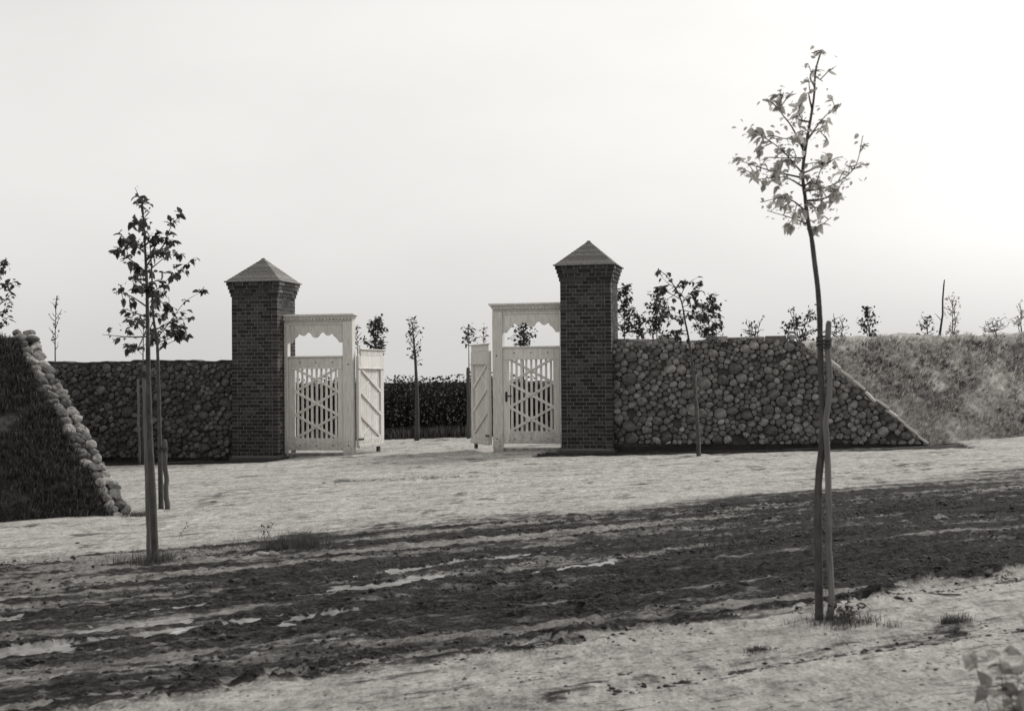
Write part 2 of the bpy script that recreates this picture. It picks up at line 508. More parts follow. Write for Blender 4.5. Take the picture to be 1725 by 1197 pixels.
# ------------------------------------------------------------------ ground and road
def axis(parts):
    out = []
    for a, b, st in parts:
        out.extend(np.arange(a, b - 1e-6, st))
    out.append(parts[-1][1])
    return np.array(out)
gx = axis([(-900, -100, 100), (-100, -20, 8), (-20, -9, .5), (-9, -4.5, .06), (-4.5, 4.5, .034), (4.5, 9, .06), (9, 20, .4), (20, 100, 8), (100, 900, 100)])
gy = axis([(-300, -20, 40), (-20, 2, 1.5), (2, 5.4, .1), (5.4, 10.5, .026), (10.5, 15.5, .045), (15.5, 30, .1), (30, 42, .4), (42, 120, 6), (120, 1500, 90)])
XX, YY = np.meshgrid(gx, gy)
hh, mud, pud, hard, damp = ground_fields(XX.ravel(), YY.ravel())
far_fade = (np.abs(XX.ravel()) < 60) & (YY.ravel() < 60) & (YY.ravel() > -20)
ZZ = base_z(XX.ravel(), YY.ravel()) + hh * far_fade
ZG = ZZ.reshape(XX.shape)
mud = np.maximum(mud, 1.15 * sstep(36.0, 37.4, YY.ravel()))       # dark field soil beyond the hedge
GV = np.stack([XX.ravel(), YY.ravel(), ZZ], 1)
nx, ny = len(gx), len(gy)
I = (np.arange(ny - 1)[:, None] * nx + np.arange(nx - 1)[None, :]).ravel()
GF = np.stack([I, I + 1, I + nx + 1, I + nx], 1)
fr = hard[GF].mean(1) > .5
fr &= (np.abs(GV[GF[:, 0], 0]) < 60)
def sub(name, mask):
    F = GF[mask]
    used = np.unique(F)
    remap = np.zeros(len(GV), dtype=np.int64); remap[used] = np.arange(len(used))
    o = np_mesh(name, GV[used], remap[F], MT['ground'], True, {'mud': mud[used], 'puddle': pud[used], 'damp': damp[used]})
    return tag(link(o), kind='structure')
g_ = sub('ground', ~fr)
g_['label'] = 'pale trampled sand around the muddy road and gate forecourt'
r_ = sub('dirt_road', fr)
r_['label'] = 'rutted wet mud road crossing in front of the gate'

# ------------------------------------------------------------------ embankments
WALL_T = .30            # wall face set back from the pillar fronts
WALL_H = 2.08
LC = [Vector((-4.66, 16.35, -.14)), Vector((-6.42, 18.05, 2.03))]          # left coping: toe and crest
def strip_surface(name, cols, m, ulen, label, disp=.10, nu=24, sv=14):
    """cols: list of columns; each column is a list of points from the toe over the crest to the back toe"""
    verts = []; rows = None
    dense = []
    for i in range(len(cols) - 1):
        n = max(2, int((Vector(cols[i][1]) - Vector(cols[i + 1][1])).length / ulen))
        for k in range(n):
            f = k / n
            dense.append([Vector(a).lerp(Vector(b), f) for a, b in zip(cols[i], cols[i + 1])])
    dense.append([Vector(a) for a in cols[-1]])
    for c in dense:
        col = []
        for j in range(len(c) - 1):
            ns = max(2, int((c[j + 1] - c[j]).length / (ulen)))
            ns = sv if j == 0 else 6
            for k in range(ns):
                col.append(c[j].lerp(c[j + 1], k / ns))
        col.append(c[-1])
        verts.append(col)
    nr = len(verts[0]); nc = len(verts)
    A = np.array([[tuple(p) for p in c] for c in verts])
    x, y, z = A[..., 0], A[..., 1], A[..., 2]
    dn = (fbm(x * 1.6 + z * .7, y * 1.6 - z * 1.1, 4, 301) - .5) * disp * 2 + (fbm(x * 7 + z * 3, y * 7, 3, 311) - .5) * disp * .7
    jj = np.arange(nr)[None, :] / (nr - 1)
    ii = np.minimum(np.arange(nc), 3)[:, None] / 3
    A[..., 2] += dn * np.clip(jj * 12, 0.1, 1) * (.2 + .8 * ii)
    F = []
    for i in range(nc - 1):
        for j in range(nr - 1):
            F.append((i * nr + j, i * nr + j + 1, (i + 1) * nr + j + 1, (i + 1) * nr + j))
    F = np.array(F)[:, ::-1]
    o = np_mesh(name, A.reshape(-1, 3), F, m, True)
    o['label'] = label
    return tag(link(o), kind='structure'), A, sv

wx, wy = gate_xy(S_of(1344, WALL_T), WALL_T)
tx, ty = gate_xy(S_of(1553, WALL_T), WALL_T)
CR = Vector((wx, wy, WALL_H + .02)); TR = Vector((tx, ty, .14))
bx, by = gate_xy(1.15, WALL_T + .35)
def zb(x, y): return float(base_z(x, y))
back = Vector((math.sin(GA), math.cos(GA), 0))
colsR = [
    [TR + back * .18, CR + back * .18, CR + back * 1.6 + Vector((0, 0, .05)), CR + back * 4.2 + Vector((0, 0, -2.2))],
    [(10.3, 27.2, .16), (8.6, 28.6, 2.26), (8.0, 30.2, 2.3), (7.0, 32.8, .1)],
    [(14.2, 29.6, .2), (12.3, 31.1, 2.33), (11.4, 32.8, 2.36), (10, 35.6, .1)],
    [(20.5, 33.2, .25), (18.4, 35.0, 2.45), (17.4, 36.7, 2.45), (16, 39.4, .1)],
    [(34, 40.5, .3), (32, 42.4, 2.5), (31, 44.2, 2.5), (29.6, 47, .1)]]
bankR, AR, _ = strip_surface('embankment', colsR, MT['turf_flare'], .16, 'flare-paled grassy earth bank beyond the right end of the stone wall', sv=16, disp=.15)
# earth fill behind the right wall
p0 = Vector((bx, by, 0))
colsB = [[Vector((bx, by, .0)), Vector((bx, by, WALL_H - .10)), Vector((bx, by, WALL_H - .05)) + back * 1.0, Vector((bx, by, 0)) + back * 3.4],
         [CR + back * .35 + Vector((0, 0, -2)), CR + back * .35 + Vector((0, 0, -.10)), CR + back * 1.5, CR + back * 4.2 + Vector((0, 0, -2.2))]]
fill, _, _ = strip_surface('earth_fill', colsB, MT['soil'], .25, 'earth heaped behind the right stone wall', disp=.03, sv=4)
# left bank in front
n24 = Vector((-.41, .91, 0))
colsL = [
    [LC[0] + Vector((-.08, -.05, -.02)), LC[1] + Vector((-.08, -.05, -.04)), LC[1] + Vector((-3.4, 7.9, .0)), Vector((-12.5, 31, 1.6))],
    [(-5.95, 15.78, -.20), (-7.0, 17.75, 2.12), (-10.6, 25.6, 2.1), (-13.6, 31, 1.6)],
    [(-9.2, 14.3, -.24), (-10.1, 16.35, 2.15), (-13, 24, 2.2), (-15.5, 31, 1.6)],
    [(-15, 11.7, -.30), (-15.9, 13.8, 2.2), (-19, 22, 2.2), (-22, 31, 1.6)],
    [(-30, 5.2, -.36), (-31, 7.3, 2.2), (-34, 16, 2.2), (-37, 28, 1.6)]]
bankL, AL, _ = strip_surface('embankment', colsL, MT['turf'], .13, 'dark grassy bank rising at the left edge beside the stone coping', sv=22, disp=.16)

def grass_blades(name, pts, nrm, m, label, nb=(4, 7), ln=(.05, .16), wd=.006, lean=.6, kind='stuff'):
    vs = []; fs = []
    for p, n in zip(pts, nrm):
        p = Vector(p)
        for _ in range(random.randint(*nb)):
            a = random.uniform(0, 6.283); l = random.uniform(*ln); le = lean * random.uniform(.2, 1.8)
            d = Vector((math.cos(a), math.sin(a), 0))
            q = p + Vector((random.gauss(0, .025), random.gauss(0, .025), 0))
            ww = wd * random.uniform(.7, 1.5)
            side = Vector((-d.y, d.x, 0)) * ww
            mid = q + Vector(n) * l * .55 + d * l * le * .25
            tip = q + Vector(n) * l * (1 - .25 * le) + d * l * le
            k = len(vs)
            vs += [q - side, q + side, mid + side * .7, mid - side * .7, tip]
            fs += [(k, k + 1, k + 2), (k, k + 2, k + 3), (k + 3, k + 2, k + 4)]
    o = np_mesh(name, np.array([tuple(v) for v in vs]), np.array(fs), m)
    if label: o['label'] = label
    return o

def scatter_on(A, rows, cols, n, seed, dens=None):
    rg = np.random.default_rng(seed)
    N = n * 6
    i0, i1 = cols; j0, j1 = rows
    i = rg.uniform(i0, i1 - 1.001, N); j = rg.uniform(j0, j1 - 1.001, N)
    a = i.astype(int); b = j.astype(int); fi = (i - a)[:, None]; fj = (j - b)[:, None]
    p = (A[a, b] * (1 - fi) + A[a + 1, b] * fi) * (1 - fj) + (A[a, b + 1] * (1 - fi) + A[a + 1, b + 1] * fi) * fj
    if dens is not None:
        keep = fbm(p[:, 0] * 1.4, p[:, 2] * 2.0 + p[:, 1] * .3, 3, seed) > dens + rg.uniform(-.12, .12, N)
        p = p[keep]
    return p[:n]

nrm_bank = Vector((.25, -.55, .8)).normalized()
pl = scatter_on(AL, (0, 23), (0, min(26, len(AL))), 16000, 5, .36)
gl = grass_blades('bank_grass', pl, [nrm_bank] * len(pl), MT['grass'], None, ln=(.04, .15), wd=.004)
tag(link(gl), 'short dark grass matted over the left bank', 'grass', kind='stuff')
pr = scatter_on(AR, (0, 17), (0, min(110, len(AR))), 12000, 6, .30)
gr = grass_blades('bank_grass', pr, [nrm_bank] * len(pr), MT['grass_flare'], None, ln=(.04, .14), wd=.006)
tag(link(gr), 'grass tufts over the right bank, coloured pale to imitate lens flare', 'grass', kind='stuff')
pr2 = scatter_on(AR, (1, 16), (0, min(110, len(AR))), 3200, 8, .56)
gr2 = grass_blades('bank_grass', pr2, [nrm_bank] * len(pr2), MT['grass'], None, ln=(.04, .13), wd=.006)
tag(link(gr2), 'darker green grass patches scattered on the right bank', 'grass', kind='stuff')

# ------------------------------------------------------------------ fieldstone walls
def clip_poly(poly, p, q, w=.5):
    """keep the side of the bisector of p,q nearer to p"""
    mx_, my_ = p[0] + (q[0] - p[0]) * w, p[1] + (q[1] - p[1]) * w
    nx_, ny_ = q[0] - p[0], q[1] - p[1]
    out = []
    for i in range(len(poly)):
        a, b = poly[i], poly[(i + 1) % len(poly)]
        da = (a[0] - mx_) * nx_ + (a[1] - my_) * ny_; db = (b[0] - mx_) * nx_ + (b[1] - my_) * ny_
        if da <= 0: out.append(a)
        if da * db < 0:
            t = da / (da - db); out.append((a[0] + (b[0] - a[0]) * t, a[1] + (b[1] - a[1]) * t))
    return out

def stone_cells(s0, s1, htop, zbase, r_lo, r_hi, seed):
    rg = np.random.default_rng(seed)
    pts = []
    tries = 0
    while tries < 30000:
        tries += 1
        s = rg.uniform(s0, s1); z = rg.uniform(zbase, WALL_H)
        big = rg.random() ** 2.2
        upper = max(0, (z - 1.3) / .8)
        r = (r_lo + (r_hi - r_lo) * big) * (1 - .25 * upper)
        if z > htop(s) - .02: continue
        ok = True
        for (a, b, rr) in pts:
            if ((s - a) / 1.3) ** 2 + (z - b) ** 2 < ((r + rr) * .80) ** 2:
                ok = False; break
        if ok: pts.append((s, z, r))
    cells = []
    for i, (s, z, r) in enumerate(pts):
        poly = [(s - r * 2.1, z - r * 1.6), (s + r * 2.1, z - r * 1.6), (s + r * 2.1, z + r * 1.6), (s - r * 2.1, z + r * 1.6)]
        for j, (a, b, rr) in enumerate(pts):
            if i != j and abs(a - s) < 1.1 and abs(b - z) < 1.1:
                poly = clip_poly(poly, (s, z), (a, b), r / (r + rr))
                if len(poly) < 3: break
        if len(poly) < 3: continue
        c = []
        for q in poly:
            zt = min(max(q[1], zbase), htop(min(max(q[0], s0), s1)))
            c.append((min(max(q[0], s0), s1), zt))
        cells.append((s, z, r, c))
    return cells

def stone_mesh(cell, rg):
    s, z, r, poly = cell
    cx = sum(p[0] for p in poly) / len(poly); cz = sum(p[1] for p in poly) / len(poly)
    K = 9
    def radius(an):
        dx, dz = math.cos(an), math.sin(an); best = 9
        for i in range(len(poly)):
            a, b = poly[i], poly[(i + 1) % len(poly)]
            ex, ez = b[0] - a[0], b[1] - a[1]
            den = dx * ez - dz * ex
            if abs(den) < 1e-9: continue
            t = ((a[0] - cx) * ez - (a[1] - cz) * ex) / den
            k = ((a[0] - cx) * dz - (a[1] - cz) * dx) / den
            if t > 0 and -1e-6 <= k <= 1 + 1e-6: best = min(best, t)
        return best if best < 9 else .05
    R = [radius(2 * math.pi * k / K) for k in range(K)]
    R = [R[k] * .88 + .06 * (R[k - 1] + R[(k + 1) % K]) for k in range(K)]
    lim = sorted(R)[K // 2] * 1.9
    R = [min(v, lim) * 1.0 * rg.uniform(.94, 1.05) for v in R]
    hgt = min(.06, .20 * sum(R) / K + .018) * rg.uniform(.5, 1.6)
    push = rg.uniform(-.012, .05)
    tilt = rg.uniform(-.4, .4), rg.uniform(-.45, .3)
    vs = []; fs = []
    for f, d in ((1.0, -.15), (.92, .55), (.62, .90)):
        for k in range(K):
            an = 2 * math.pi * k / K
            x = R[k] * f * math.cos(an); zz = R[k] * f * math.sin(an)
            vs.append((x * rg.uniform(.93, 1.07), -(hgt * d * rg.uniform(.75, 1.25) + push + (tilt[0] * x + tilt[1] * zz) * (d > 0)), zz * rg.uniform(.93, 1.07)))
    vs.append((rg.uniform(-.01, .01), -(hgt + push), rg.uniform(-.01, .01)))
    for a in range(2):
        for k in range(K):
            k2 = (k + 1) % K
            fs.append((a * K + k, a * K + k2, (a + 1) * K + k2, (a + 1) * K + k))
    for k in range(K):
        fs.append((2 * K + k, 2 * K + (k + 1) % K, 3 * K))
    return cx, cz, vs, fs

def stone_wall(s0, s1, htop, seed, label, r=(.042, .13), sm='stone'):
    ox, oy = gate_xy(s0, WALL_T)
    oz = zb(*gate_xy((s0 + s1) / 2, WALL_T))
    root = thing('stone_wall', (ox, oy, oz), label, 'wall', -GA)
    L = s1 - s0
    dz = lambda q: zb(*gate_xy(s0 + q, WALL_T)) - oz
    # earth and mortar core
    core = MB(); pf = []
    n = 40
    for i in range(n + 1): pf.append((L * i / n, max(htop(L * i / n) - .05, .02)))
    pf = [(0, -.3)] + pf + [(L, -.3)]
    core.prism(pf, .015, .42)
    core.build('core', MT['joint'], root)
    pb = MB(); pb.prism([(0, -.3), (0, dz(0) + .05)] + [(L, dz(L) + .05), (L, -.3)], -.012, .014)
    pb.build('plinth', MT['tar'], root)
    cells = stone_cells(0, L, htop, .04, r[0], r[1], seed)
    rg = random.Random(seed)
    items = []
    for c in cells:
        if rg.random() < .02: continue
        area = c[2]
        items.append((area, stone_mesh(c, rg)))
    items.sort(key=lambda q: -q[0])
    rest = MB()
    for i, (a, (cx, cz, vs, fs)) in enumerate(items):
        if i < 300:
            mb = MB(); mb.v = vs; mb.f = fs
            mb.build('stone', MT[sm], root, loc=(cx, 0, cz))
        else:
            rest.add([(x + cx, y, z + cz) for x, y, z in vs], fs)
    if rest.v:
        o = rest.build('small_stones', MT[sm], root)
        o['kind'] = 'stuff'
    return root, L, dz

sR0, sR1 = 1.0, S_of(1553, WALL_T)
sC = S_of(1344, WALL_T)
def topR(q):
    s = sR0 + q
    if s < sC: return WALL_H - .04 + .05 * min(1, q / 2) + .02 * math.sin(q * 3.1) + .015 * math.sin(q * 7.7)
    f = (s - sC) / (sR1 - sC)
    return max(.05, (WALL_H + .01) * (1 - f) + .02)
wallR, LR, dzR = stone_wall(sR0, sR1, topR, 31, 'fieldstone wall to the right of the gate running down into the pale bank')
# flat capping stones along its top and thin slabs down its sloping end
rg = random.Random(5)
q = .02
while q < sC - sR0 - .1:
    l = rg.uniform(.16, .42); h = rg.uniform(.03, .10)
    mb = MB(); mb.box(0, min(l, sC - sR0 - q) - .012, rg.uniform(-.05, .03), .36, 0, h)
    mb.build('cap_stone', MT['stone'], wallR, bevel=.014, loc=(q, 0, topR(q + l / 2) - .03))
    q += l
sl = Vector((sR1 - sC, 0, -(WALL_H)))
ln = sl.length; q = .55
while q < ln - .12:
    l = rg.uniform(.14, .34)
    mb = MB(); mb.box(0, l - .012, -.075, .20, 0, .055)
    o = mb.build('coping_slab', MT['slab'], wallR, bevel=.012)
    f = q / ln
    jz = rg.uniform(-.02, .02)
    o.location = (sC - sR0 + (sR1 - sC) * f, 0, (WALL_H + .03) * (1 - f) + .06 + jz)
    o.rotation_euler = (0, math.atan2(WALL_H, sR1 - sC) + rg.uniform(-.09, .09), rg.uniform(-.1, .1))
    q += l

sL0, sL1 = -12.4, -6.95
def topL(q): return WALL_H - .02 + .015 * math.sin(q * 2.3) + .01 * math.sin(q * 6.1)
wallL, LL, dzL = stone_wall(sL0, sL1, topL, 47, 'dark fieldstone wall to the left of the gate, level along its top', r=(.042, .12), sm='dark_stone')
mb = MB(); n = 60
top = [(LL * i / n, topL(LL * i / n) + .05 + .012 * math.sin(i * 1.7) + rg.uniform(-.008, .008)) for i in range(n + 1)]
bot = [(LL * i / n, topL(LL * i / n) - .05) for i in range(n + 1)]
mb.prism(bot[::-1] + top, -.03, .44)
mb.build('turf_cap', MT['turf'], wallL)

# ------------------------------------------------------------------ left wing wall with its sloping coping of boulders
wing = thing('wing_wall', LC[0], 'stone wing wall with pale rounded coping stones climbing the left bank', 'wall')
dirw = (LC[1] - LC[0]); dh = Vector((dirw.x, dirw.y, 0)); dhn = dh.normalized(); sidew = Vector((-dhn.y, dhn.x, 0)) * -1   # towards the forecourt
def quadprism(mb, A, B, C, D):
    mb.add([A, B, C, D], [(0, 1, 2, 3)])
mb = MB()
# body: a wedge under the coping, then on along the top towards the long wall
pts_t = [Vector((0, 0, -.02)), dirw, dirw + Vector((-4.2, 11.0, 0))]
ends = []
for i, p in enumerate(pts_t):
    sd_ = sidew if i < 2 else Vector((.93, .36, 0))
    for sgn in (-.13, .13):
        q = p + sd_ * sgn
        ends.append((q.x, q.y, q.z - .06)); ends.append((q.x, q.y, -.4))
F = []
for i in range(2):
    a, b = i * 4, i * 4 + 4
    F += [(a, a + 2, b + 2, b), (a, b, b + 1, a + 1), (a + 2, a + 3, b + 3, b + 2), (a + 1, b + 1, b + 3, a + 3)]
F += [(0, 1, 3, 2), (8, 10, 11, 9)]
mb.add(ends, F)
mb.build('wall_body', MT['stone'], wing)

def boulder(rx, ry, rz, rg, sub=2):
    bm = bmesh.new()
    bmesh.ops.create_icosphere(bm, subdivisions=sub, radius=1)
    a, b, c = rg.uniform(0, 9), rg.uniform(0, 9), rg.uniform(0, 9)
    for v in bm.verts:
        n = .14 * math.sin(v.co.x * 2.3 + a) + .12 * math.sin(v.co.y * 2.9 + b) + .10 * math.sin(v.co.z * 3.1 + c)
        k = 1 + n
        v.co = Vector((v.co.x * rx * k, v.co.y * ry * k, v.co.z * rz * k))
    vs = [tuple(v.co) for v in bm.verts]; bm.verts.index_update()
    fs = [tuple(v.index for v in f.verts) for f in bm.faces]
    bm.free()
    return vs, fs
rg = random.Random(77)
slope = math.atan2(dirw.z, dh.length)
frame = Matrix((dirw.normalized(), sidew, dirw.normalized().cross(sidew))).transposed()
if frame.col[2].z < 0: frame = Matrix((dirw.normalized(), -sidew, dirw.normalized().cross(-sidew))).transposed()
Ltot = dirw.length
def rough(vs, rg, k=.12):
    return [(x * rg.uniform(1 - k, 1 + k), y * rg.uniform(1 - k, 1 + k), z * rg.uniform(1 - k, 1 + k)) for x, y, z in vs]
for c, off in enumerate((-.075, .075)):
    q = -.05 + rg.uniform(0, .08)
    while q < Ltot + .1:
        l = rg.uniform(.07, .17)
        vs, fs = boulder(l * .58, rg.uniform(.065, .09), rg.uniform(.035, .06), rg)
        m = MB(); m.v = rough(vs, rg, .2); m.f = fs
        o = m.build('coping_stone', MT['pale_stone'], wing)
        o.matrix_local = Matrix.Translation(frame @ Vector((q + l / 2, off + rg.uniform(-.02, .02), rg.uniform(-.035, .012)))) @ (frame @ Matrix.Rotation(rg.uniform(-.7, .7), 3, 'Z')).to_4x4()
        q += l * .98
for k in range(20):
    f = k / 19
    for off in (-.07, .07):
        p = dirw + Vector((-4.2, 11.0, 0)) * f * .25 + Vector((.93, .36, 0)) * off
        vs, fs = boulder(rg.uniform(.07, .12), rg.uniform(.07, .11), rg.uniform(.04, .065), rg)
        m = MB(); m.v = rough(vs, rg); m.f = fs
        o = m.build('coping_stone', MT['pale_stone'], wing, smooth=True, loc=p + Vector((0, 0, rg.uniform(-.02, .02))))
        o.rotation_euler = (0, 0, rg.uniform(0, 3))
for k in range(5):                      # crest stones running on to the left
    vs, fs = boulder(rg.uniform(.10, .14), rg.uniform(.08, .11), rg.uniform(.04, .06), rg)
    m = MB(); m.v = rough(vs, rg); m.f = fs
    m.build('coping_stone', MT['pale_stone'], wing, smooth=True, loc=dirw + Vector((-.2 * k - .15, -.05 * k + .08, .0)))

# ------------------------------------------------------------------ brick pillars
PW = 1.02
def brick_mesh(dx, dy, dz):
    mb = MB(); mb.box(0, dx, 0, dy, 0, dz)
    me = mb.mesh('brick', bevel=.004)
    me.materials.append(MT['brick'])
    return me
CH = .0768; JT = .0125
ST = brick_mesh(.255 - JT, .122 - JT, CH - JT)
HD = brick_mesh(.1275 - JT, .255 - JT, CH - JT)
QC = brick_mesh(.06375 - JT, .255 - JT, CH - JT)
HS = brick_mesh(.1275 - JT, .122 - JT, CH - JT)
def pillar(s_left, label):
    x, y = gate_xy(s_left, 0)
    root = thing('gate_pillar', (x, y, zb(x, y) - .02), label, 'pillar', -GA)
    NC = 48
    H = NC * CH
    corb = {NC - 1: .085, NC - 2: .062, NC - 3: .04, NC - 4: .02}
    mb = MB(); mb.box(.007, PW - .007, .007, PW - .007, -.25, H - 4 * CH)
    for k in range(4):
        e = corb[NC - 4 + k] - .007
        mb.box(-e, PW + e, -e, PW + e, H - (4 - k) * CH + .0005 * k, H - (3 - k) * CH - .002 + .0005 * k)
    mb.build('mortar_core', MT['mortar'], root)
    mb = MB(); mb.box(-.05, PW + .05, -.05, PW + .05, -.25, .045)
    mb.build('plinth', MT['joint'], root, bevel=.01)
    count = 0
    rest = MB()
    rg = random.Random(int(abs(s_left) * 100))
    side_items = []
    for c in range(NC):
        z = c * CH + JT / 2 + .0
        if z < .04: continue
        e = corb.get(c, 0.)
        sc = (PW + 2 * e) / PW
        jit = lambda: rg.uniform(-.003, .003)
        if c % 2 == 0:
            if c % 4 == 0: front = [(k * .255, ST, .255 - JT, .122 - JT) for k in range(4)]
            else: front = [(0, HS, .1275 - JT, .122 - JT)] + [(.1275 + k * .255, ST, .255 - JT, .122 - JT) for k in range(3)] + [(.8925, HS, .1275 - JT, .122 - JT)]
            side = [(.1275 * k, .1275 - JT) for k in range(1, 7)]
        else:
            hd_ = .1275 - JT
            front = [(0, HD, hd_, .255 - JT), (.1275, QC, .06375 - JT, .255 - JT)] + [(.19125 + k * .1275, HD, hd_, .255 - JT) for k in range(5)] + [(.82875, QC, .06375 - JT, .255 - JT), (.8925, HD, hd_, .255 - JT)]
            side = [(.255 * k, .255 - JT) for k in range(1, 3)]
            side = side + [(.765, .255 - JT)] if False else side
        for (xx, me, dx, dy) in front:
            if me is QC:
                y0 = -e + jit(); rest.box(-e + (xx + JT / 2) * sc, -e + (xx + JT / 2) * sc + dx * sc, y0, y0 + .1, z, z + CH - JT)
            else:
                o = bpy.data.objects.new('brick', me)
                link(o, root, (-e + (xx + JT / 2) * sc, -e + jit(), z + rg.uniform(-.002, .002)))
                o.scale = (sc, 1, 1)
                o.rotation_euler = (0, rg.uniform(-.006, .006), rg.uniform(-.008, .008))
                count += 1
            rest_y = PW + e - dy + jit()
            rest.box(-e + (xx + JT / 2) * sc, -e + (xx + JT / 2) * sc + dx * sc, rest_y, rest_y + dy, z, z + CH - JT)
        for (yy, dy) in side:
            ys = -e + (yy + JT / 2) * sc
            if c % 2 == 1: pass
            side_items.append((ys, dy * sc, z, e))
        if c % 2 == 1:
            side_items.append((-e + (.765 + JT / 2) * sc, 0, z, e))
    cap = 300 - count
    lit = [q for q in side_items if q[1] > 0]
    lit.sort(key=lambda q: -q[1])
    for i, (ys, dy, z, e) in enumerate(lit):
        j = rg.uniform(-.003, .003)
        if i < cap:
            mb = MB(); mb.box(0, .11, 0, dy, 0, CH - JT)
            mb.build('brick', MT['brick'], root, bevel=.004, loc=(PW + e - .11 + j, ys, z))
        else:
            rest.box(PW + e - .11 + j, PW + e + j, ys, ys + dy, z, z + CH - JT)
        rest.box(-e + j, -e + .11 + j, ys, ys + dy, z, z + CH - JT)
    o = rest.build('rear_bricks', MT['brick'], root)
    o['kind'] = 'stuff'
    # pyramid cap laid in thin overlapping courses
    ov = .105; capH = .53; n = 13
    half = PW / 2 + ov
    rf = MB()
    for k in range(n):
        f0, f1 = k / n, (k + 1) / n
        a = half * (1 - f0) * 1.0 + .004; b = half * (1 - f1) * 1.0 + .008
        if k == n - 1: b = .025
        z0 = H + capH * f0; z1 = H + capH * f1 + .004
        cx = PW / 2
        m4 = 6
        lo = []; hi = []
        for sdn in range(4):
            for t in range(m4):
                f = t / m4 * 2 - 1
                for r, arr, zz in ((a, lo, z0), (b, hi, z1)):
                    p = [(f * r, -r), (r, f * r), (-f * r, r), (-r, -f * r)][sdn]
                    wv = .002 * math.sin((t + k * .5) * 2.6 + sdn) if arr is lo else 0
                    arr.append((cx + p[0] * (1 + wv), cx + p[1] * (1 + wv), zz + (rg.uniform(-.003, .001) if arr is lo and k else 0)))
        N = len(lo)
        rf.add(lo + hi, [tuple(range(N))[::-1], tuple(range(N, 2 * N))] + [(i, (i + 1) % N, (i + 1) % N + N, i + N) for i in range(N)])
    rf.build('roof', MT['tile'], root)
    ev = MB(); ev.box(-ov - .012, PW + ov + .012, -ov - .012, PW + ov + .012, H - .003, H + .022)
    ev.build('eaves_slab', MT['tile'], root, bevel=.006)
    return root
sLP = S_of(390, 0)
pillar(0.0, 'dark brick pillar with pyramid cap on the right of the gateway')
pillar(sLP, 'dark brick pillar with pyramid cap on the left of the gateway')

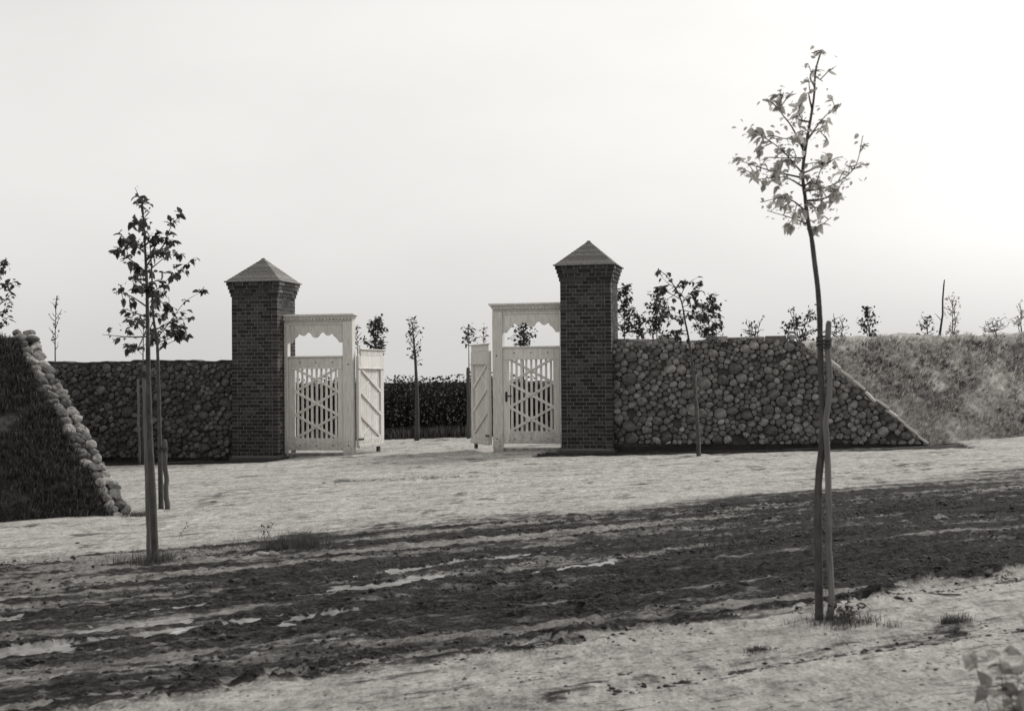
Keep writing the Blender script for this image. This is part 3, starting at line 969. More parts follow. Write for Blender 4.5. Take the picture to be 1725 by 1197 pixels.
# ------------------------------------------------------------------ wicket gates
def wicket(s0, W, mir, label, zoff=0.):
    """local x runs from the pillar (0) towards the carriage opening (W); mir = -1 mirrors it"""
    x, y = gate_xy(s0, .38)
    root = thing('wicket_gate', (x, y, zb(x, y) + zoff), label, 'gate', -GA)
    X = lambda a: a * mir
    def bx(name, a, b, y0, y1, z0, z1, parent=root, m='paint', bev=.006):
        q0, q1 = sorted((X(a), X(b)))
        mb = MB(); mb.box(q0, q1, y0, y1, z0, z1)
        return mb.build(name, MT[m], parent, bevel=bev)
    jw, pw = .10, .21
    ztop = 2.80
    bx('jamb', 0, jw, -.01, .16, .05, ztop)
    post = bx('post', W - pw, W, -.02, .20, -.12, ztop, bev=.012)
    bx('bolt_head', W - .1, W - .075, -.032, -.015, .22, .245, post, 'iron', .003)
    bx('bolt_head', W - .1, W - .075, -.032, -.015, 1.9, 1.925, post, 'iron', .003)
    # cornice: stacked mouldings and a row of dentils
    lin = bx('lintel', 0, W, .005, .17, ztop, ztop + .05)
    x0, x1 = -.03, W + .03
    bx('cornice_moulding', x0, x1, -.05, .21, ztop + .085, ztop + .125, lin)
    bx('cornice_moulding', x0 - .03 * 0, x1 + .03, -.085, .24, ztop + .125, ztop + .165, lin)
    bx('cornice_moulding', 0, W + .01, -.03, .19, ztop + .05, ztop + .085, lin)
    nd_ = 20
    for k in range(nd_):
        a = .02 + (W - .02) * k / nd_
        bx('dentil', a, a + (W / nd_) * .5, -.055, -.03, ztop + .047, ztop + .084, lin, bev=.003)
    # valance board with scalloped lower edge
    a0, a1 = jw, W - pw
    prof = [(0, .43), (.07, .43), (.09, .39), (.13, .33), (.17, .295), (.20, .235), (.23, .265), (.28, .285), (.32, .265), (.35, .215), (.39, .22), (.42, .25), (.44, .295), (.47, .32), (.5, .325)]
    prof = prof + [(1 - p[0], p[1]) for p in prof[-2::-1]]
    pts = [(X(a0 + (a1 - a0) * p[0]), ztop - p[1]) for p in prof]
    pts = [(X(a0), ztop)] + pts + [(X(a1), ztop)]
    mb = MB(); mb.prism(pts, .03, .065)
    mb.build('valance', MT['paint'], root)
    bx('valance_rail', a0, a1, .012, .028, ztop - .055, ztop - .002)
    # the door
    d0, d1 = jw + .012, W - pw - .012
    door = bx('door', d0, d0 + .13, .03, .085, .13, 2.06)         # hinge stile carries the leaf
    door.name = 'door'
    bx('stile', d1 - .11, d1, .03, .085, .13, 2.06, door)
    bx('top_rail', d0 + .13, d1 - .11, .03, .085, 1.84, 2.06, door)
    bx('top_cap', d0 - .005, d1 + .005, .005, .11, 2.06, 2.095, door)
    bx('rail_bead', d0 + .0, d1, .016, .03, 1.825, 1.85, door, bev=.003)
    bx('bottom_rail', d0 + .13, d1 - .11, .03, .085, .13, .38, door)
    i0, i1 = d0 + .13, d1 - .11
    n = 9
    pitch = (i1 - i0) / n
    for k in range(n):
        c = i0 + pitch * (k + .5)
        bx('slat', c - pitch * .23, c + pitch * .23, .055, .075, .375, 1.845, door, bev=.003)
    z0, z1 = .38, 1.84
    hz = (z1 - z0) / 3
    for k in range(3):
        za, zb_ = z0 + hz * k, z0 + hz * (k + 1)
        mb = MB(); mb.bar((X(i0), za), (X(i1), zb_), .05, .036, .055); mb.build('brace', MT['paint'], door, bevel=.003)
        mb = MB(); mb.bar((X(i0), zb_), (X(i1), za), .05, .0335, .0525); mb.build('brace', MT['paint'], door, bevel=.003)
        cxm = (i0 + i1) / 2; zm = (za + zb_) / 2
        bx('boss', cxm - .03, cxm + .03, .024, .0335, zm - .025, zm + .025, door, bev=.004)
    for xx in (.2, .5, .8):
        for zz in (1.95, .22):
            bx('bolt_head', d0 + (d1 - d0) * xx, d0 + (d1 - d0) * xx + .022, .02, .032, zz, zz + .022, door, 'iron', .003)
    if mir < 0:
        hp = bx('handle', d1 - .075, d1 - .03, .015, .03, .98, 1.18, door, 'iron', .003)
        hp.name = 'handle'
        bx('handle', d1 - .17, d1 - .045, -.01, .012, 1.08, 1.105, door, 'iron', .003)
    bx('sill', jw, W - pw, .0, .14, -.1, .075 if mir > 0 else .05, root, 'stone', .015)
    return root
TW = .38
sa, sb = S_of(477, TW), S_of(593.5, TW)
wicket(sa, sb - sa, 1, 'white wooden wicket gate under a cornice beside the left brick pillar')
sc_, sd2 = S_of(829.7, TW), 0.0
wicket(sd2 + .02, sd2 + .02 - sc_, -1, 'white wooden wicket gate with dark handle beside the right brick pillar')

# open carriage gate leaves
def solve_leaf(hs, px_end, L, right):
    hx, hy = gate_xy(hs, TW + .10)
    best = None
    for k in range(0, 1200):
        a = math.radians(20 + k * .1)
        ex, ey = hx + L * math.cos(a), hy + L * math.sin(a)
        px = PCX + FPX * ex / ey
        e = abs(px - px_end)
        if best is None or e < best[0]: best = (e, a)
    return hx, hy, best[1]
def gate_leaf(hs, px_end, L, label, hand):
    hx, hy, a = solve_leaf(hs, px_end, L, hand)
    root = thing('gate_leaf', (hx, hy, zb(hx, hy)), label, 'gate', a)
    # local x runs from the hinge to the free end; outer face is on the side of sgn*y
    sg = -1 if hand == 'left' else 1
    def bx(name, x0, x1, y0, y1, z0, z1, parent=root, m='paint', bev=.005):
        ya, yb = sorted((y0 * sg, y1 * sg))
        mb = MB(); mb.box(x0, x1, ya, yb, z0, z1)
        return mb.build(name, MT[m], parent, bevel=bev)
    zt = 2.05
    bx('stile', 0, .12, 0, .06, .14, zt); bx('stile', L - .16, L, 0, .06, .14, zt)
    bx('top_rail', .12, L - .16, 0, .06, 1.80, zt)
    bx('bottom_rail', .12, L - .16, 0, .06, .14, .33)
    bx('rail_bead', .0, L, .06, .08, 1.78, 1.805, bev=.003)
    bx('top_board', .16, L, .005, .05, zt + .002, zt + .13)
    bx('top_cap', .13, L + .03, -.015, .075, zt + .13, zt + .155)
    bx('foot_board', -.005, L + .01, .06, .085, .13, .20, bev=.004)
    n = 9; x0, x1 = .12, L - .16
    for k in range(n):
        p = (x1 - x0) / n
        bx('board', x0 + p * k + .002, x0 + p * (k + 1) - .002, .012, .028, .33, 1.80, bev=.003)
    hz = (1.80 - .33) / 3
    for k in range(3):
        za, zb_ = .33 + hz * k, .33 + hz * (k + 1)
        for (p, q, off, wd_) in (((x0, zb_), (x1, za), .0, .06), ((x0, za), (x1, zb_), -.018, .035)):
            mb = MB()
            y0, y1 = sorted(((.028 + off) * sg, (.058 + off) * sg))
            mb.bar(p, q, wd_, y0, y1)
            mb.build('brace', MT['paint'], root, bevel=.003)
    c = bx('caster', L - .3, L - .18, .0, .05, .02, .14, m='iron')
    bx('hinge', -.03, .25, .061, .07, .3, .34, m='iron', bev=.002)
    return root
gate_leaf(S_of(597, TW + .1) + .03, 642, 1.32, 'open white gate leaf folded back beside the left wicket gate', 'left')
gate_leaf(S_of(830, TW + .1) - .03, 797.5, 1.32, 'open white gate leaf folded back beside the right wicket gate', 'right')

# ------------------------------------------------------------------ trees
def smooth_path(pts, n=6):
    pts = [Vector(p) for p in pts]
    if len(pts) < 3: 
        return [pts[0].lerp(pts[-1], k / n) for k in range(n + 1)]
    out = []
    P_ = [pts[0] * 2 - pts[1]] + pts + [pts[-1] * 2 - pts[-2]]
    for i in range(1, len(P_) - 2):
        a, b, c, d = P_[i - 1], P_[i], P_[i + 1], P_[i + 2]
        for k in range(n):
            t = k / n
            out.append(.5 * ((2 * b) + (c - a) * t + (2 * a - 5 * b + 4 * c - d) * t * t + (3 * b - a - 3 * c + d) * t ** 3))
    out.append(pts[-1])
    return out

LEAF_OUT = [(0, 0), (.26, .10), (.37, .38), (.24, .74), (0, 1.0), (-.24, .74), (-.37, .38), (-.26, .10)]
def leaf_geo(scale, fold=.25, curl=.25):
    vs = [(0, 0, 0)]
    vs = []
    for x, y in LEAF_OUT:
        vs.append((x * scale, y * scale, (abs(x) * fold - curl * y * y) * scale))
    vs.append((0, .5 * scale, -curl * .25 * scale))
    fs = [(i, (i + 1) % 8, 8) for i in range(8)]
    return vs, fs
LEAFM = {}
def leaf_mesh(kind, m):
    if (kind, m) not in LEAFM:
        fold, curl = [(.25, .3), (.45, .5), (.1, .15), (.3, .75)][kind]
        vs, fs = leaf_geo(1, fold, curl)
        mb = MB(); mb.v = vs; mb.f = fs
        me = mb.mesh('leaf', fix=False); me.materials.append(MT[m])
        LEAFM[(kind, m)] = me
    return LEAFM[(kind, m)]

def leaf_matrix(p, out_dir, rg, size, droop=.32):
    d = Vector(out_dir) + Vector((rg.gauss(0, .6), rg.gauss(0, .6), rg.gauss(0, .45) - droop))
    d.normalize()
    up = Vector((rg.gauss(0, .5), rg.gauss(0, .5), 1.0))
    x = d.cross(up)
    if x.length < 1e-3: x = Vector((1, 0, 0))
    x.normalize(); z = x.cross(d)
    R = Matrix((x, d, z)).transposed()
    return Matrix.Translation(p) @ (R @ Matrix.Diagonal((size, size, size))).to_4x4()

def detailed_tree(name, label, trunk_px, d, r_base, branches, leaf_size, n_leaf, seed, single=True, mleaf='leaf', depth=.35, cat='tree', bark='bark', cluster=3, wind=(0, 0, 0), kmul=1., extra=0):
    """trunk and branches given where they are seen, at distance d; branches spread in depth too"""
    rg = random.Random(seed)
    base = Gp(*trunk_px[0]) if d is None else P(trunk_px[0][0], trunk_px[0][1], d)
    D = base.y
    base.z = gz(base.x, base.y) if d is not None else base.z
    root = thing(name, base, label, cat)
    tp = [P(a, b, D) for a, b in trunk_px]
    tp[0] = base.copy() - Vector((0, 0, .06))
    path = [q - base for q in smooth_path(tp, 5)]
    n = len(path)
    zt = path[-1].z
    rad = [max(.005, r_base * (1 - .82 * (max(0, q.z) / zt) ** 1.3) * (1.25 if i == 0 else 1) * rg.uniform(.93, 1.07)) for i, q in enumerate(path)]
    mb = MB(); mb.tube(path, rad, 9)
    mb.build('trunk', MT[bark], root, smooth=True)
    total = sum(w for _, w in branches)
    crown = MB()
    for pts, wgt in branches:
        k = rg.uniform(-1, 1) * depth
        wp = []
        m = len(pts)
        for i, (a, b) in enumerate(pts):
            f = i / (m - 1)
            wp.append(P(a, b, D + k * f) - base)
        # root the branch on the trunk
        near = min(path, key=lambda q: (q - wp[0]).length)
        wp[0] = near.copy()
        bp = smooth_path(wp, 5)
        br = [max(.0024, r_base * .26 * (1 - .85 * i / (len(bp) - 1)) * rg.uniform(.9, 1.1)) for i in range(len(bp))]
        mbb = MB(); mbb.tube(bp, br, 5)
        nl = max(2, int(n_leaf * wgt / total))
        mats = []
        i = 0
        # short side twigs, each with a few leaves
        while i < nl:
            f = rg.random() ** .7 * .85 + .15
            idx = f * (len(bp) - 1); a = int(min(idx, len(bp) - 2))
            p = bp[a].lerp(bp[a + 1], idx - a)
            dr = (bp[a + 1] - bp[a]).normalized()
            tw = (dr * .5 + Vector((rg.gauss(0, .6), rg.gauss(0, .6), rg.gauss(0.1, .5)))).normalized() * rg.uniform(.03, .16) * kmul
            if f > .93: tw *= .4
            mbb.tube([p, p + tw * .6 + Vector((0, 0, .008)), p + tw], [.0035, .0028, .002], 4, cap=False)
            for c in range(rg.randint(2, cluster + 1)):
                q = p + tw * rg.uniform(.5, 1.05)
                mats.append(leaf_matrix(q, tw.normalized() * .7 + Vector(wind), rg, leaf_size * rg.uniform(.65, 1.25)))
                i += 1
        for _ in range(int(extra * wgt / total)):
            f = rg.random() ** .8 * .9 + .1
            idx = f * (len(bp) - 1); a = int(min(idx, len(bp) - 2))
            p = bp[a].lerp(bp[a + 1], idx - a) + Vector((rg.gauss(0, .05), rg.gauss(0, .06), rg.gauss(0, .04))) * kmul
            Mx = leaf_matrix(p, Vector((rg.gauss(0, .5), rg.gauss(0, .5), .1)) + Vector(wind), rg, leaf_size * rg.uniform(.35, .75))
            vs, fs = leaf_geo(1, rg.uniform(.1, .4), rg.uniform(.1, .7))
            crown.add([Mx @ Vector(v) for v in vs], fs)
        if single:
            bo = mbb.build('branch', MT[bark], root, smooth=True)
            for Mx in mats:
                o = bpy.data.objects.new('leaf', leaf_mesh(rg.randint(0, 3), mleaf))
                link(o, bo); o.matrix_local = Mx
        else:
            mbb.build('branch', MT[bark], root, smooth=True)
            for Mx in mats:
                vs, fs = leaf_geo(1, rg.uniform(.1, .4), rg.uniform(.1, .7))
                crown.add([Mx @ Vector(v) for v in vs], fs)
    if crown.v:
        co = crown.build('small_leaves' if single else 'crown', MT[mleaf], root, fix=False)
        if single: co['kind'] = 'stuff'
    return root

def c8(*pts): return [(1180 + a / 2.1375, 60 + b / 2.1375) for a, b in pts]
right_tr = [(1380, 1042), (1379, 940), (1378, 880), (1379, 810), (1385, 750), (1386, 700), (1384, 650), (1382, 590), (1381, 540), (1378, 490), (1372, 440), (1367, 400), (1361, 372), (1356, 330), (1352, 292), (1357, 250), (1363, 215), (1371, 165), (1374, 120), (1384, 84)]
right_br = [(c8((400, 705), (430, 685), (470, 655)), 1.2), (c8((385, 680), (340, 660), (240, 630)), 2.2), (c8((380, 630), (310, 585), (215, 600)), 2.4),
            (c8((375, 600), (440, 590), (500, 545)), 2.2), (c8((370, 550), (300, 510), (190, 520)), 3.4), (c8((370, 500), (290, 410), (185, 335)), 3.0),
            (c8((370, 560), (470, 540), (555, 475), (585, 360)), 2.2), (c8((362, 520), (230, 480), (115, 440)), 2.6), (c8((375, 420), (330, 330), (285, 265), (300, 205)), 2.4),
            (c8((380, 380), (440, 300), (495, 250)), 1.2), (c8((375, 590), (460, 580), (520, 520)), 2.2), (c8((370, 490), (430, 470), (470, 455)), 2.4),
            (c8((372, 450), (330, 440), (260, 440)), 1.8), (c8((375, 400), (340, 375), (250, 370)), 1.8), (c8((385, 380), (420, 340), (460, 380)), 1.2), (c8((395, 310), (350, 300), (350, 275)), 1.6),
            (c8((400, 260), (390, 210), (400, 205)), .8), (c8((410, 190), (395, 150), (405, 120)), .7), (c8((415, 150), (440, 165)), .4), (c8((430, 60), (400, 62)), .5), (c8((370, 540), (410, 520), (430, 560)), 2.2), (c8((372, 600), (420, 620), (440, 590)), 1.6)]
detailed_tree('young_tree', 'tall young street tree with sparse leafy crown in the right foreground', right_tr, None, .025, right_br, .052, 290, 3, mleaf='leaf_flare', depth=.4, wind=(-.3, 0, .1), extra=380, bark='bark', kmul=.8)  # crown leaves take the colour lightened for halation
def c6(*pts): return [(170 + a / 3.742, 300 + b / 3.742) for a, b in pts]
left_tr = [(262, 934), (258, 850), (254, 770), (251, 690), (249.5, 620), (249, 567), (247.5, 487), (246, 450), (243, 391), (241.5, 362), (240, 345)]
left_br = [(c6((285, 820), (190, 745), (100, 718)), 1.4), (c6((280, 880), (220, 850), (160, 825)), 1.6), (c6((270, 950), (210, 905), (140, 908)), 1.4),
           (c6((268, 1020), (170, 1000), (8, 985)), 1.0), (c6((290, 700), (240, 650), (205, 620)), 2.2), (c6((285, 600), (180, 510), (95, 450)), 2.6),
           (c6((280, 480), (190, 400), (130, 370)), 2.4), (c6((300, 540), (390, 430), (440, 310), (500, 235)), 2.0), (c6((275, 420), (330, 375), (345, 370)), 2.0),
           (c6((270, 320), (225, 260)), 1.2), (c6((290, 500), (380, 385), (450, 400)), 2.4), (c6((268, 260), (255, 170), (290, 165)), 1.4), (c6((285, 660), (250, 690), (245, 710)), 2.0),
           (c6((290, 560), (340, 480), (420, 475)), 2.8), (c6((285, 620), (230, 570)), 1.6), (c6((265, 350), (270, 300), (290, 290)), 1.8), (c6((275, 440), (220, 420), (205, 400)), 1.8),
           (c6((290, 760), (330, 740), (320, 700)), 1.6), (c6((262, 110), (215, 60)), .4), (c6((285, 960), (240, 1060), (215, 1080)), .9)]
detailed_tree('young_tree', 'young street tree at the left road edge with dark clustered leaves', left_tr, None, .034, left_br, .064, 285, 4, depth=.45, extra=260, kmul=.65)
left2_tr = [(271.5, 854), (270, 790), (269, 740), (267, 650), (266, 607), (264, 570), (258, 530), (256, 470), (254, 430), (252, 405)]
left2_br = [(c6((360, 1080), (420, 1045), (530, 995)), 1.4), (c6((355, 1020), (440, 900), (530, 780), (640, 712)), 2.2), (c6((340, 800), (430, 660), (500, 580), (575, 512)), 2.0),
            (c6((352, 1050), (450, 1000), (505, 950)), 3.2), (c6((345, 870), (400, 880)), .8), (c6((335, 770), (400, 790), (430, 830)), 3.6), (c6((325, 560), (420, 490), (500, 480)), 1.6),
            (c6((330, 720), (400, 660), (450, 600)), 2.2), (c6((345, 950), (470, 900), (570, 880)), 1.0), (c6((330, 700), (350, 740), (340, 780)), 3), (c6((320, 560), (290, 600)), 1.4), (c6((345, 900), (310, 960), (340, 1010)), 1.6), (c6((350, 1000), (420, 1000)), .9)]
detailed_tree('young_tree', 'slim young tree in the forecourt behind the left street tree', left2_tr, None, .032, left2_br, .078, 330, 5, single=False, depth=.5)
b3 = gate_xy(S_of(240, -.9), -.9)
left3_tr = [(240, 776), (240, 700), (241, 640), (241, 590), (242, 560), (243, 530)]
left3_br = [([(241, 600), (228, 585), (215, 578)], 1), ([(241, 585), (256, 570), (262, 560)], 1), ([(242, 565), (232, 548), (225, 540)], 1.2), ([(242, 555), (252, 540), (258, 528)], 1.2)]
detailed_tree('young_tree', 'thin sapling standing close against the dark left wall', left3_tr, b3[1], .026, left3_br, .09, 70, 6, single=False)
wall_tr = [(1177, 768), (1175, 720), (1173, 690), (1167, 620), (1160, 570), (1154, 540), (1149, 512), (1143, 495), (1136, 482), (1122, 464), (1112, 456)]
def cw(*pts): return [(1040 + a / 7.482, 440 + b / 7.482) for a, b in pts]
wall_br = [(cw((700, 350), (620, 260), (520, 140)), 1.8), (cw((760, 500), (650, 400), (520, 370)), 2.2), (cw((780, 540), (880, 450), (1000, 380), (1070, 310)), 2.2), (cw((760, 480), (850, 330), (920, 250)), 1.2),
           (cw((800, 600), (900, 560), (1080, 600)), 2.2), (cw((820, 700), (720, 690), (600, 720)), 1.4), (cw((830, 780), (760, 740), (730, 740)), 1.2), (cw((840, 860), (740, 880), (640, 890)), 2.0),
           (cw((850, 920), (780, 920), (740, 910)), 1.2), (cw((800, 620), (930, 640), (980, 690)), 1.6), (cw((720, 400), (640, 470), (600, 480)), 1.2), (cw((770, 520), (840, 480), (830, 430)), 1.2), (cw((810, 700), (870, 720), (900, 700)), 1.0)]
detailed_tree('young_tree', 'leaning young tree in front of the right fieldstone wall', wall_tr, None, .034, wall_br, .085, 330, 8, single=False, depth=.5, kmul=1.6)

def stake(label, top_px, bot_px, d, r, m='stake', tie_px=None, group=None, wob=.006):
    b = Gp(*bot_px) if d is None else P(bot_px[0], bot_px[1], d)
    if d is not None: b.z = gz(b.x, b.y)
    t = P(top_px[0], top_px[1], b.y)
    root = thing('tree_stake', b, label, 'stake', group=group)
    rg = random.Random(int(top_px[0]))
    n = 12; path = []; rad = []
    for k in range(n + 1):
        f = k / n
        q = (t - b) * f + Vector((rg.gauss(0, wob), rg.gauss(0, wob), 0))
        if k == 0: q.z -= .08
        path.append(q); rad.append(r * (1.08 - .16 * f) * rg.uniform(.95, 1.05))
    path.append(path[-1] + Vector((.004, 0, .015))); rad.append(r * .7)
    mb = MB(); mb.tube(path, rad, 8)
    mb.build('post', MT[m], root, smooth=True)
    if tie_px:
        q = P(tie_px[0], tie_px[1], b.y) - b
        mb = MB()
        rr = tie_px[2]
        for lv in (-.02, 0, .02):
            ring = [q + Vector((rr * math.cos(a), rr * .62 * math.sin(a), lv + .012 * math.sin(a))) for a in [2 * math.pi * k / 14 for k in range(15)]]
            mb.tube(ring, [.008] * 15, 5, cap=False)
        mb.build('tie', MT['tie'], root, smooth=True)
    return root
stake('pale crooked stake tied to the tall right foreground tree', (1394, 545), (1397, 1043), None, .0185, tie_px=(1388, 576, .040), wob=.006)
stake('pale stake tied against the left street tree', (243.5, 618), (252, 932), None, .023, tie_px=(247, 628, .045), wob=.004)
stake('short dark stake beside the slim tree in the forecourt', (277, 742), (281.5, 855), None, .030, 'stake_dark', tie_px=(274, 756, .06))
stake('thin pale stake beside the sapling at the left wall', (232.5, 640), (235.5, 775), b3[1] - .05, .028, 'stake')
stake('thin pale stake behind the leaning tree at the right wall', (1170.5, 622), (1179, 767), None, .026, 'stake', tie_px=(1169, 626, .06))

# background trees and shrubs
def back_tree(name, label, px, d, top, bot, hw, n, seed, leaf=.09, lean=0., ground=None, stems=1, trunk_r=.03, cat='tree', m='leaf_far', fullness=1., group=None):
    rg = random.Random(seed)
    c = P(px, 600, d)
    z0 = gz(c.x, c.y) if ground is None else ground
    base = Vector((c.x, c.y, z0))
    root = thing(name, base, label, cat, group=group)
    zt = P(px, top, d).z - z0; zc = P(px, bot, d).z - z0
    hwm = hw * d / FPX
    br = MB(); tr = MB(); cr = MB()
    ch = zt - zc
    for s in range(stems):
        a = rg.uniform(0, 6.28); off = (hwm * .5 if stems > 1 else 0)
        tip = Vector((lean * hwm + off * math.cos(a) * 1.4, off * math.sin(a), zt * (1 if s == 0 else rg.uniform(.7, .95))))
        path = [Vector((0.02 * math.cos(a), .02 * math.sin(a), -.05)), tip * .35 + Vector((rg.gauss(0, .03), rg.gauss(0, .03), 0)), tip * .7 + Vector((rg.gauss(0, .04), rg.gauss(0, .04), 0)), tip]
        pth = smooth_path(path, 4)
        tr.tube(pth, [max(.006, trunk_r * (1 - .85 * i / (len(pth) - 1))) for i in range(len(pth))], 6)
        nb = max(4, int(14 / stems))
        per = max(1, int(.62 * n / (nb * stems)))
        for k in range(nb):
            f = (k + rg.random()) / nb
            z = max(zc + ch * f * .98, .02)
            idx = min(z / zt, .999) * (len(pth) - 1); i0 = int(idx)
            p = pth[i0].lerp(pth[i0 + 1], idx - i0)
            prof = (math.sin(math.pi * (f * .78 + .16))) ** .8
            an = k * 2.4 + rg.uniform(-.5, .5)
            rad = hwm * prof * rg.uniform(.6, 1.1)
            tipb = p + Vector((math.cos(an) * rad, math.sin(an) * rad, ch * rg.uniform(.05, .22)))
            bp = [p, p.lerp(tipb, .55) + Vector((0, 0, -.02)), tipb]
            br.tube(bp, [.011, .008, .004], 4, cap=False)
            for q in range(per):
                g = rg.random() ** .6
                pos = p.lerp(tipb, g) + Vector((rg.gauss(0, .05), rg.gauss(0, .05), rg.gauss(0, .05))) * fullness
                Mx = leaf_matrix(pos, (tipb - p).normalized() * .6, rg, leaf * rg.uniform(.6, 1.2))
                vs, fs = leaf_geo(1, rg.uniform(.1, .4), rg.uniform(.1, .6))
                cr.add([Mx @ Vector(v) for v in vs], fs)
    tr.build('trunk', MT['bark_far'], root, smooth=True)
    br.build('branches', MT['bark_far'], root)['kind'] = 'stuff'
    if cr.v: cr.build('crown', MT[m], root, fix=False)
    return root
GB = 'young trees beyond the wall'
GS = 'shrubs along the bank top'
back_tree('young_tree', 'dense dark young tree rising behind the open left gate leaf', 634, 36, 540, 614, 19, 900, 21, group=GB, trunk_r=.05)
back_tree('young_tree', 'faint sparse sapling just right of the left wicket gate post', 601, 38, 552, 596, 11, 60, 22, group=GB)
back_tree('young_tree', 'slender young tree standing alone in the middle of the open gateway', 700, 34.6, 541, 622, 14, 260, 23, leaf=.085, lean=-.4, group=GB, trunk_r=.07)
back_tree('young_tree', 'lopsided young tree left of the open right gate leaf', 787, 35, 552, 588, 17, 130, 24, lean=.1, group=GB)
back_tree('young_tree', 'tiny sparse sapling top showing above the open right gate leaf', 815, 37, 551, 580, 8, 40, 25, group=GB)
back_tree('young_tree', 'bushy young tree seen through the opening above the right wicket door', 882, 34, 547, 592, 22, 420, 26, group=GB)
back_tree('young_tree', 'tall dense young tree directly behind the right brick pillar', 1052, 31.5, 484, 578, 15, 620, 27, group=GB)
back_tree('young_tree', 'low bushy young tree between the right pillar and the next tree', 1076, 31.5, 531, 582, 14, 280, 28, group=GB)
back_tree('young_tree', 'dense young tree behind the crown of the leaning wall tree', 1108, 32, 503, 580, 24, 750, 29, group=GB)
back_tree('young_tree', 'broad bushy tree behind the wall right of the leaning tree', 1195, 32, 512, 582, 27, 950, 30, group=GB)
zc_ = WALL_H + .03
back_tree('shrub', 'bundle of almost bare upright shoots on top of the right wall', 1270, 27.6, 537, 572, 20, 40, 31, leaf=.06, ground=zc_, stems=7, trunk_r=.012, cat='shrub', group=GS)
back_tree('shrub', 'leafy shrub on the wall top left of the tall foreground tree', 1347, 27.8, 521, 572, 27, 380, 32, leaf=.075, ground=zc_ + .03, stems=5, trunk_r=.014, cat='shrub', group=GS)
back_tree('shrub', 'sparse small shrub on the bank just right of the pale crooked stake', 1415, 28.4, 528, 570, 17, 70, 33, leaf=.06, ground=2.15, stems=5, trunk_r=.010, cat='shrub', group=GS)
back_tree('shrub', 'dense upright shrub on the bank crest midway along the right side', 1467, 28.6, 516, 572, 14, 330, 34, leaf=.075, ground=2.18, stems=3, trunk_r=.014, cat='shrub', group=GS)
back_tree('shrub', 'small shrub leaning left beside the bare pole on the bank', 1566, 29.4, 530, 570, 12, 150, 35, leaf=.07, lean=-.5, ground=2.24, stems=3, trunk_r=.012, cat='shrub', m='leaf', group=GS)
back_tree('shrub', 'narrow loose shrub just right of the bare pole on the bank', 1606, 29.6, 500, 570, 13, 200, 36, leaf=.07, ground=2.26, stems=2, trunk_r=.014, cat='shrub', m='leaf_flare', group=GS)  # this and the next two shrubs: flare painted into the leaf colour
back_tree('shrub', 'wispy arching shrub near the right end of the bank crest', 1678, 30.4, 535, 572, 26, 120, 37, leaf=.06, ground=2.28, stems=6, trunk_r=.010, cat='shrub', m='leaf_flare', group=GS)
back_tree('shrub', 'loose shrub cut by the right edge of the picture', 1722, 30.8, 512, 572, 16, 140, 38, leaf=.07, ground=2.3, stems=3, trunk_r=.012, cat='shrub', m='leaf_flare', group=GS)
back_tree('young_tree', 'sparse thin sapling above the left wall near the coping', 95, 33, 503, 602, 11, 60, 39, leaf=.09, group=GB)
back_tree('young_tree', 'loose leafy tree rising behind the dark bank at the left edge', -6, 26, 445, 575, 50, 420, 40, leaf=.10, group=GB, trunk_r=.05)
# bare pole on the bank
b = P(1582, 569, 29.4)
root = thing('bare_sapling', (b.x, b.y, 2.22), 'tall bare leafless sapling stem on the right bank crest', 'sapling')
mb = MB()
pth = [P(a, c, 29.4) - Vector((b.x, b.y, 2.22)) for a, c in ((1582, 572), (1585, 550), (1588, 530), (1588, 505), (1590, 480), (1591, 471))]
mb.tube(pth, [.03, .024, .020, .018, .016, .012], 7)
mb.build('stem', MT['bark_far'], root, smooth=True)
mb = MB(); mb.tube([P(1586, 540, 29.4) - Vector((b.x, b.y, 2.22)), P(1580, 533, 29.2) - Vector((b.x, b.y, 2.22)), P(1575, 528, 29.1) - Vector((b.x, b.y, 2.22))], [.010, .007, .004], 5)
mb.build('twig', MT['bark_far'], root, smooth=True)
# short post beside the lopsided tree
stake('short dark post beside the lopsided tree behind the right leaf', (789, 620), (790, 742), 34.6, .05, 'stake_dark')

# hedge behind the gate
rg = random.Random(9)
hx0, hx1, hyc = -8.2, 3.4, 37.2
hz0 = zb(-2, hyc)
hedge = thing('hedge', (-2.4, hyc, hz0), 'dark dense hedge of young bushes closing the view behind the gateway', 'hedge')
hb = MB(); st = MB()
mats = 0
NL = 40000
H_ = []
lv, lf = [], []
for k in range(NL):
    x = rg.uniform(hx0, hx1) + 2.4
    topz = 1.34 + .36 * (float(vnoise(x * 2.3, 3.3, 3)) - .4) + .14 * (float(vnoise(x * 7.1, 1.3, 4)) - .5)
    z = topz * rg.random()
    if rg.random() < .05: z = topz + rg.random() ** 2 * .22
    y = rg.gauss(0, .4) if k % 3 else rg.gauss(.9, .4)
    Mx = leaf_matrix(Vector((x, y, z)), (0, -.4, .2), rg, rg.uniform(.04, .10), .3)
    vs, fs = leaf_geo(1, .3, .3)
    hb.add([Mx @ Vector(v) for v in vs], fs)
o = hb.build('foliage', MT['leaf_hedge'], hedge, fix=False); o['kind'] = 'stuff'
for k in range(70):
    x = hx0 + (hx1 - hx0) * (k + rg.random()) / 70 + 2.4
    st.tube([(x, rg.gauss(0, .2), -.05), (x + rg.gauss(0, .05), rg.gauss(0, .2), .7), (x + rg.gauss(0, .12), rg.gauss(0, .2), 1.35)], [.02, .014, .006], 5)
o = st.build('stems', MT['bark_far'], hedge)
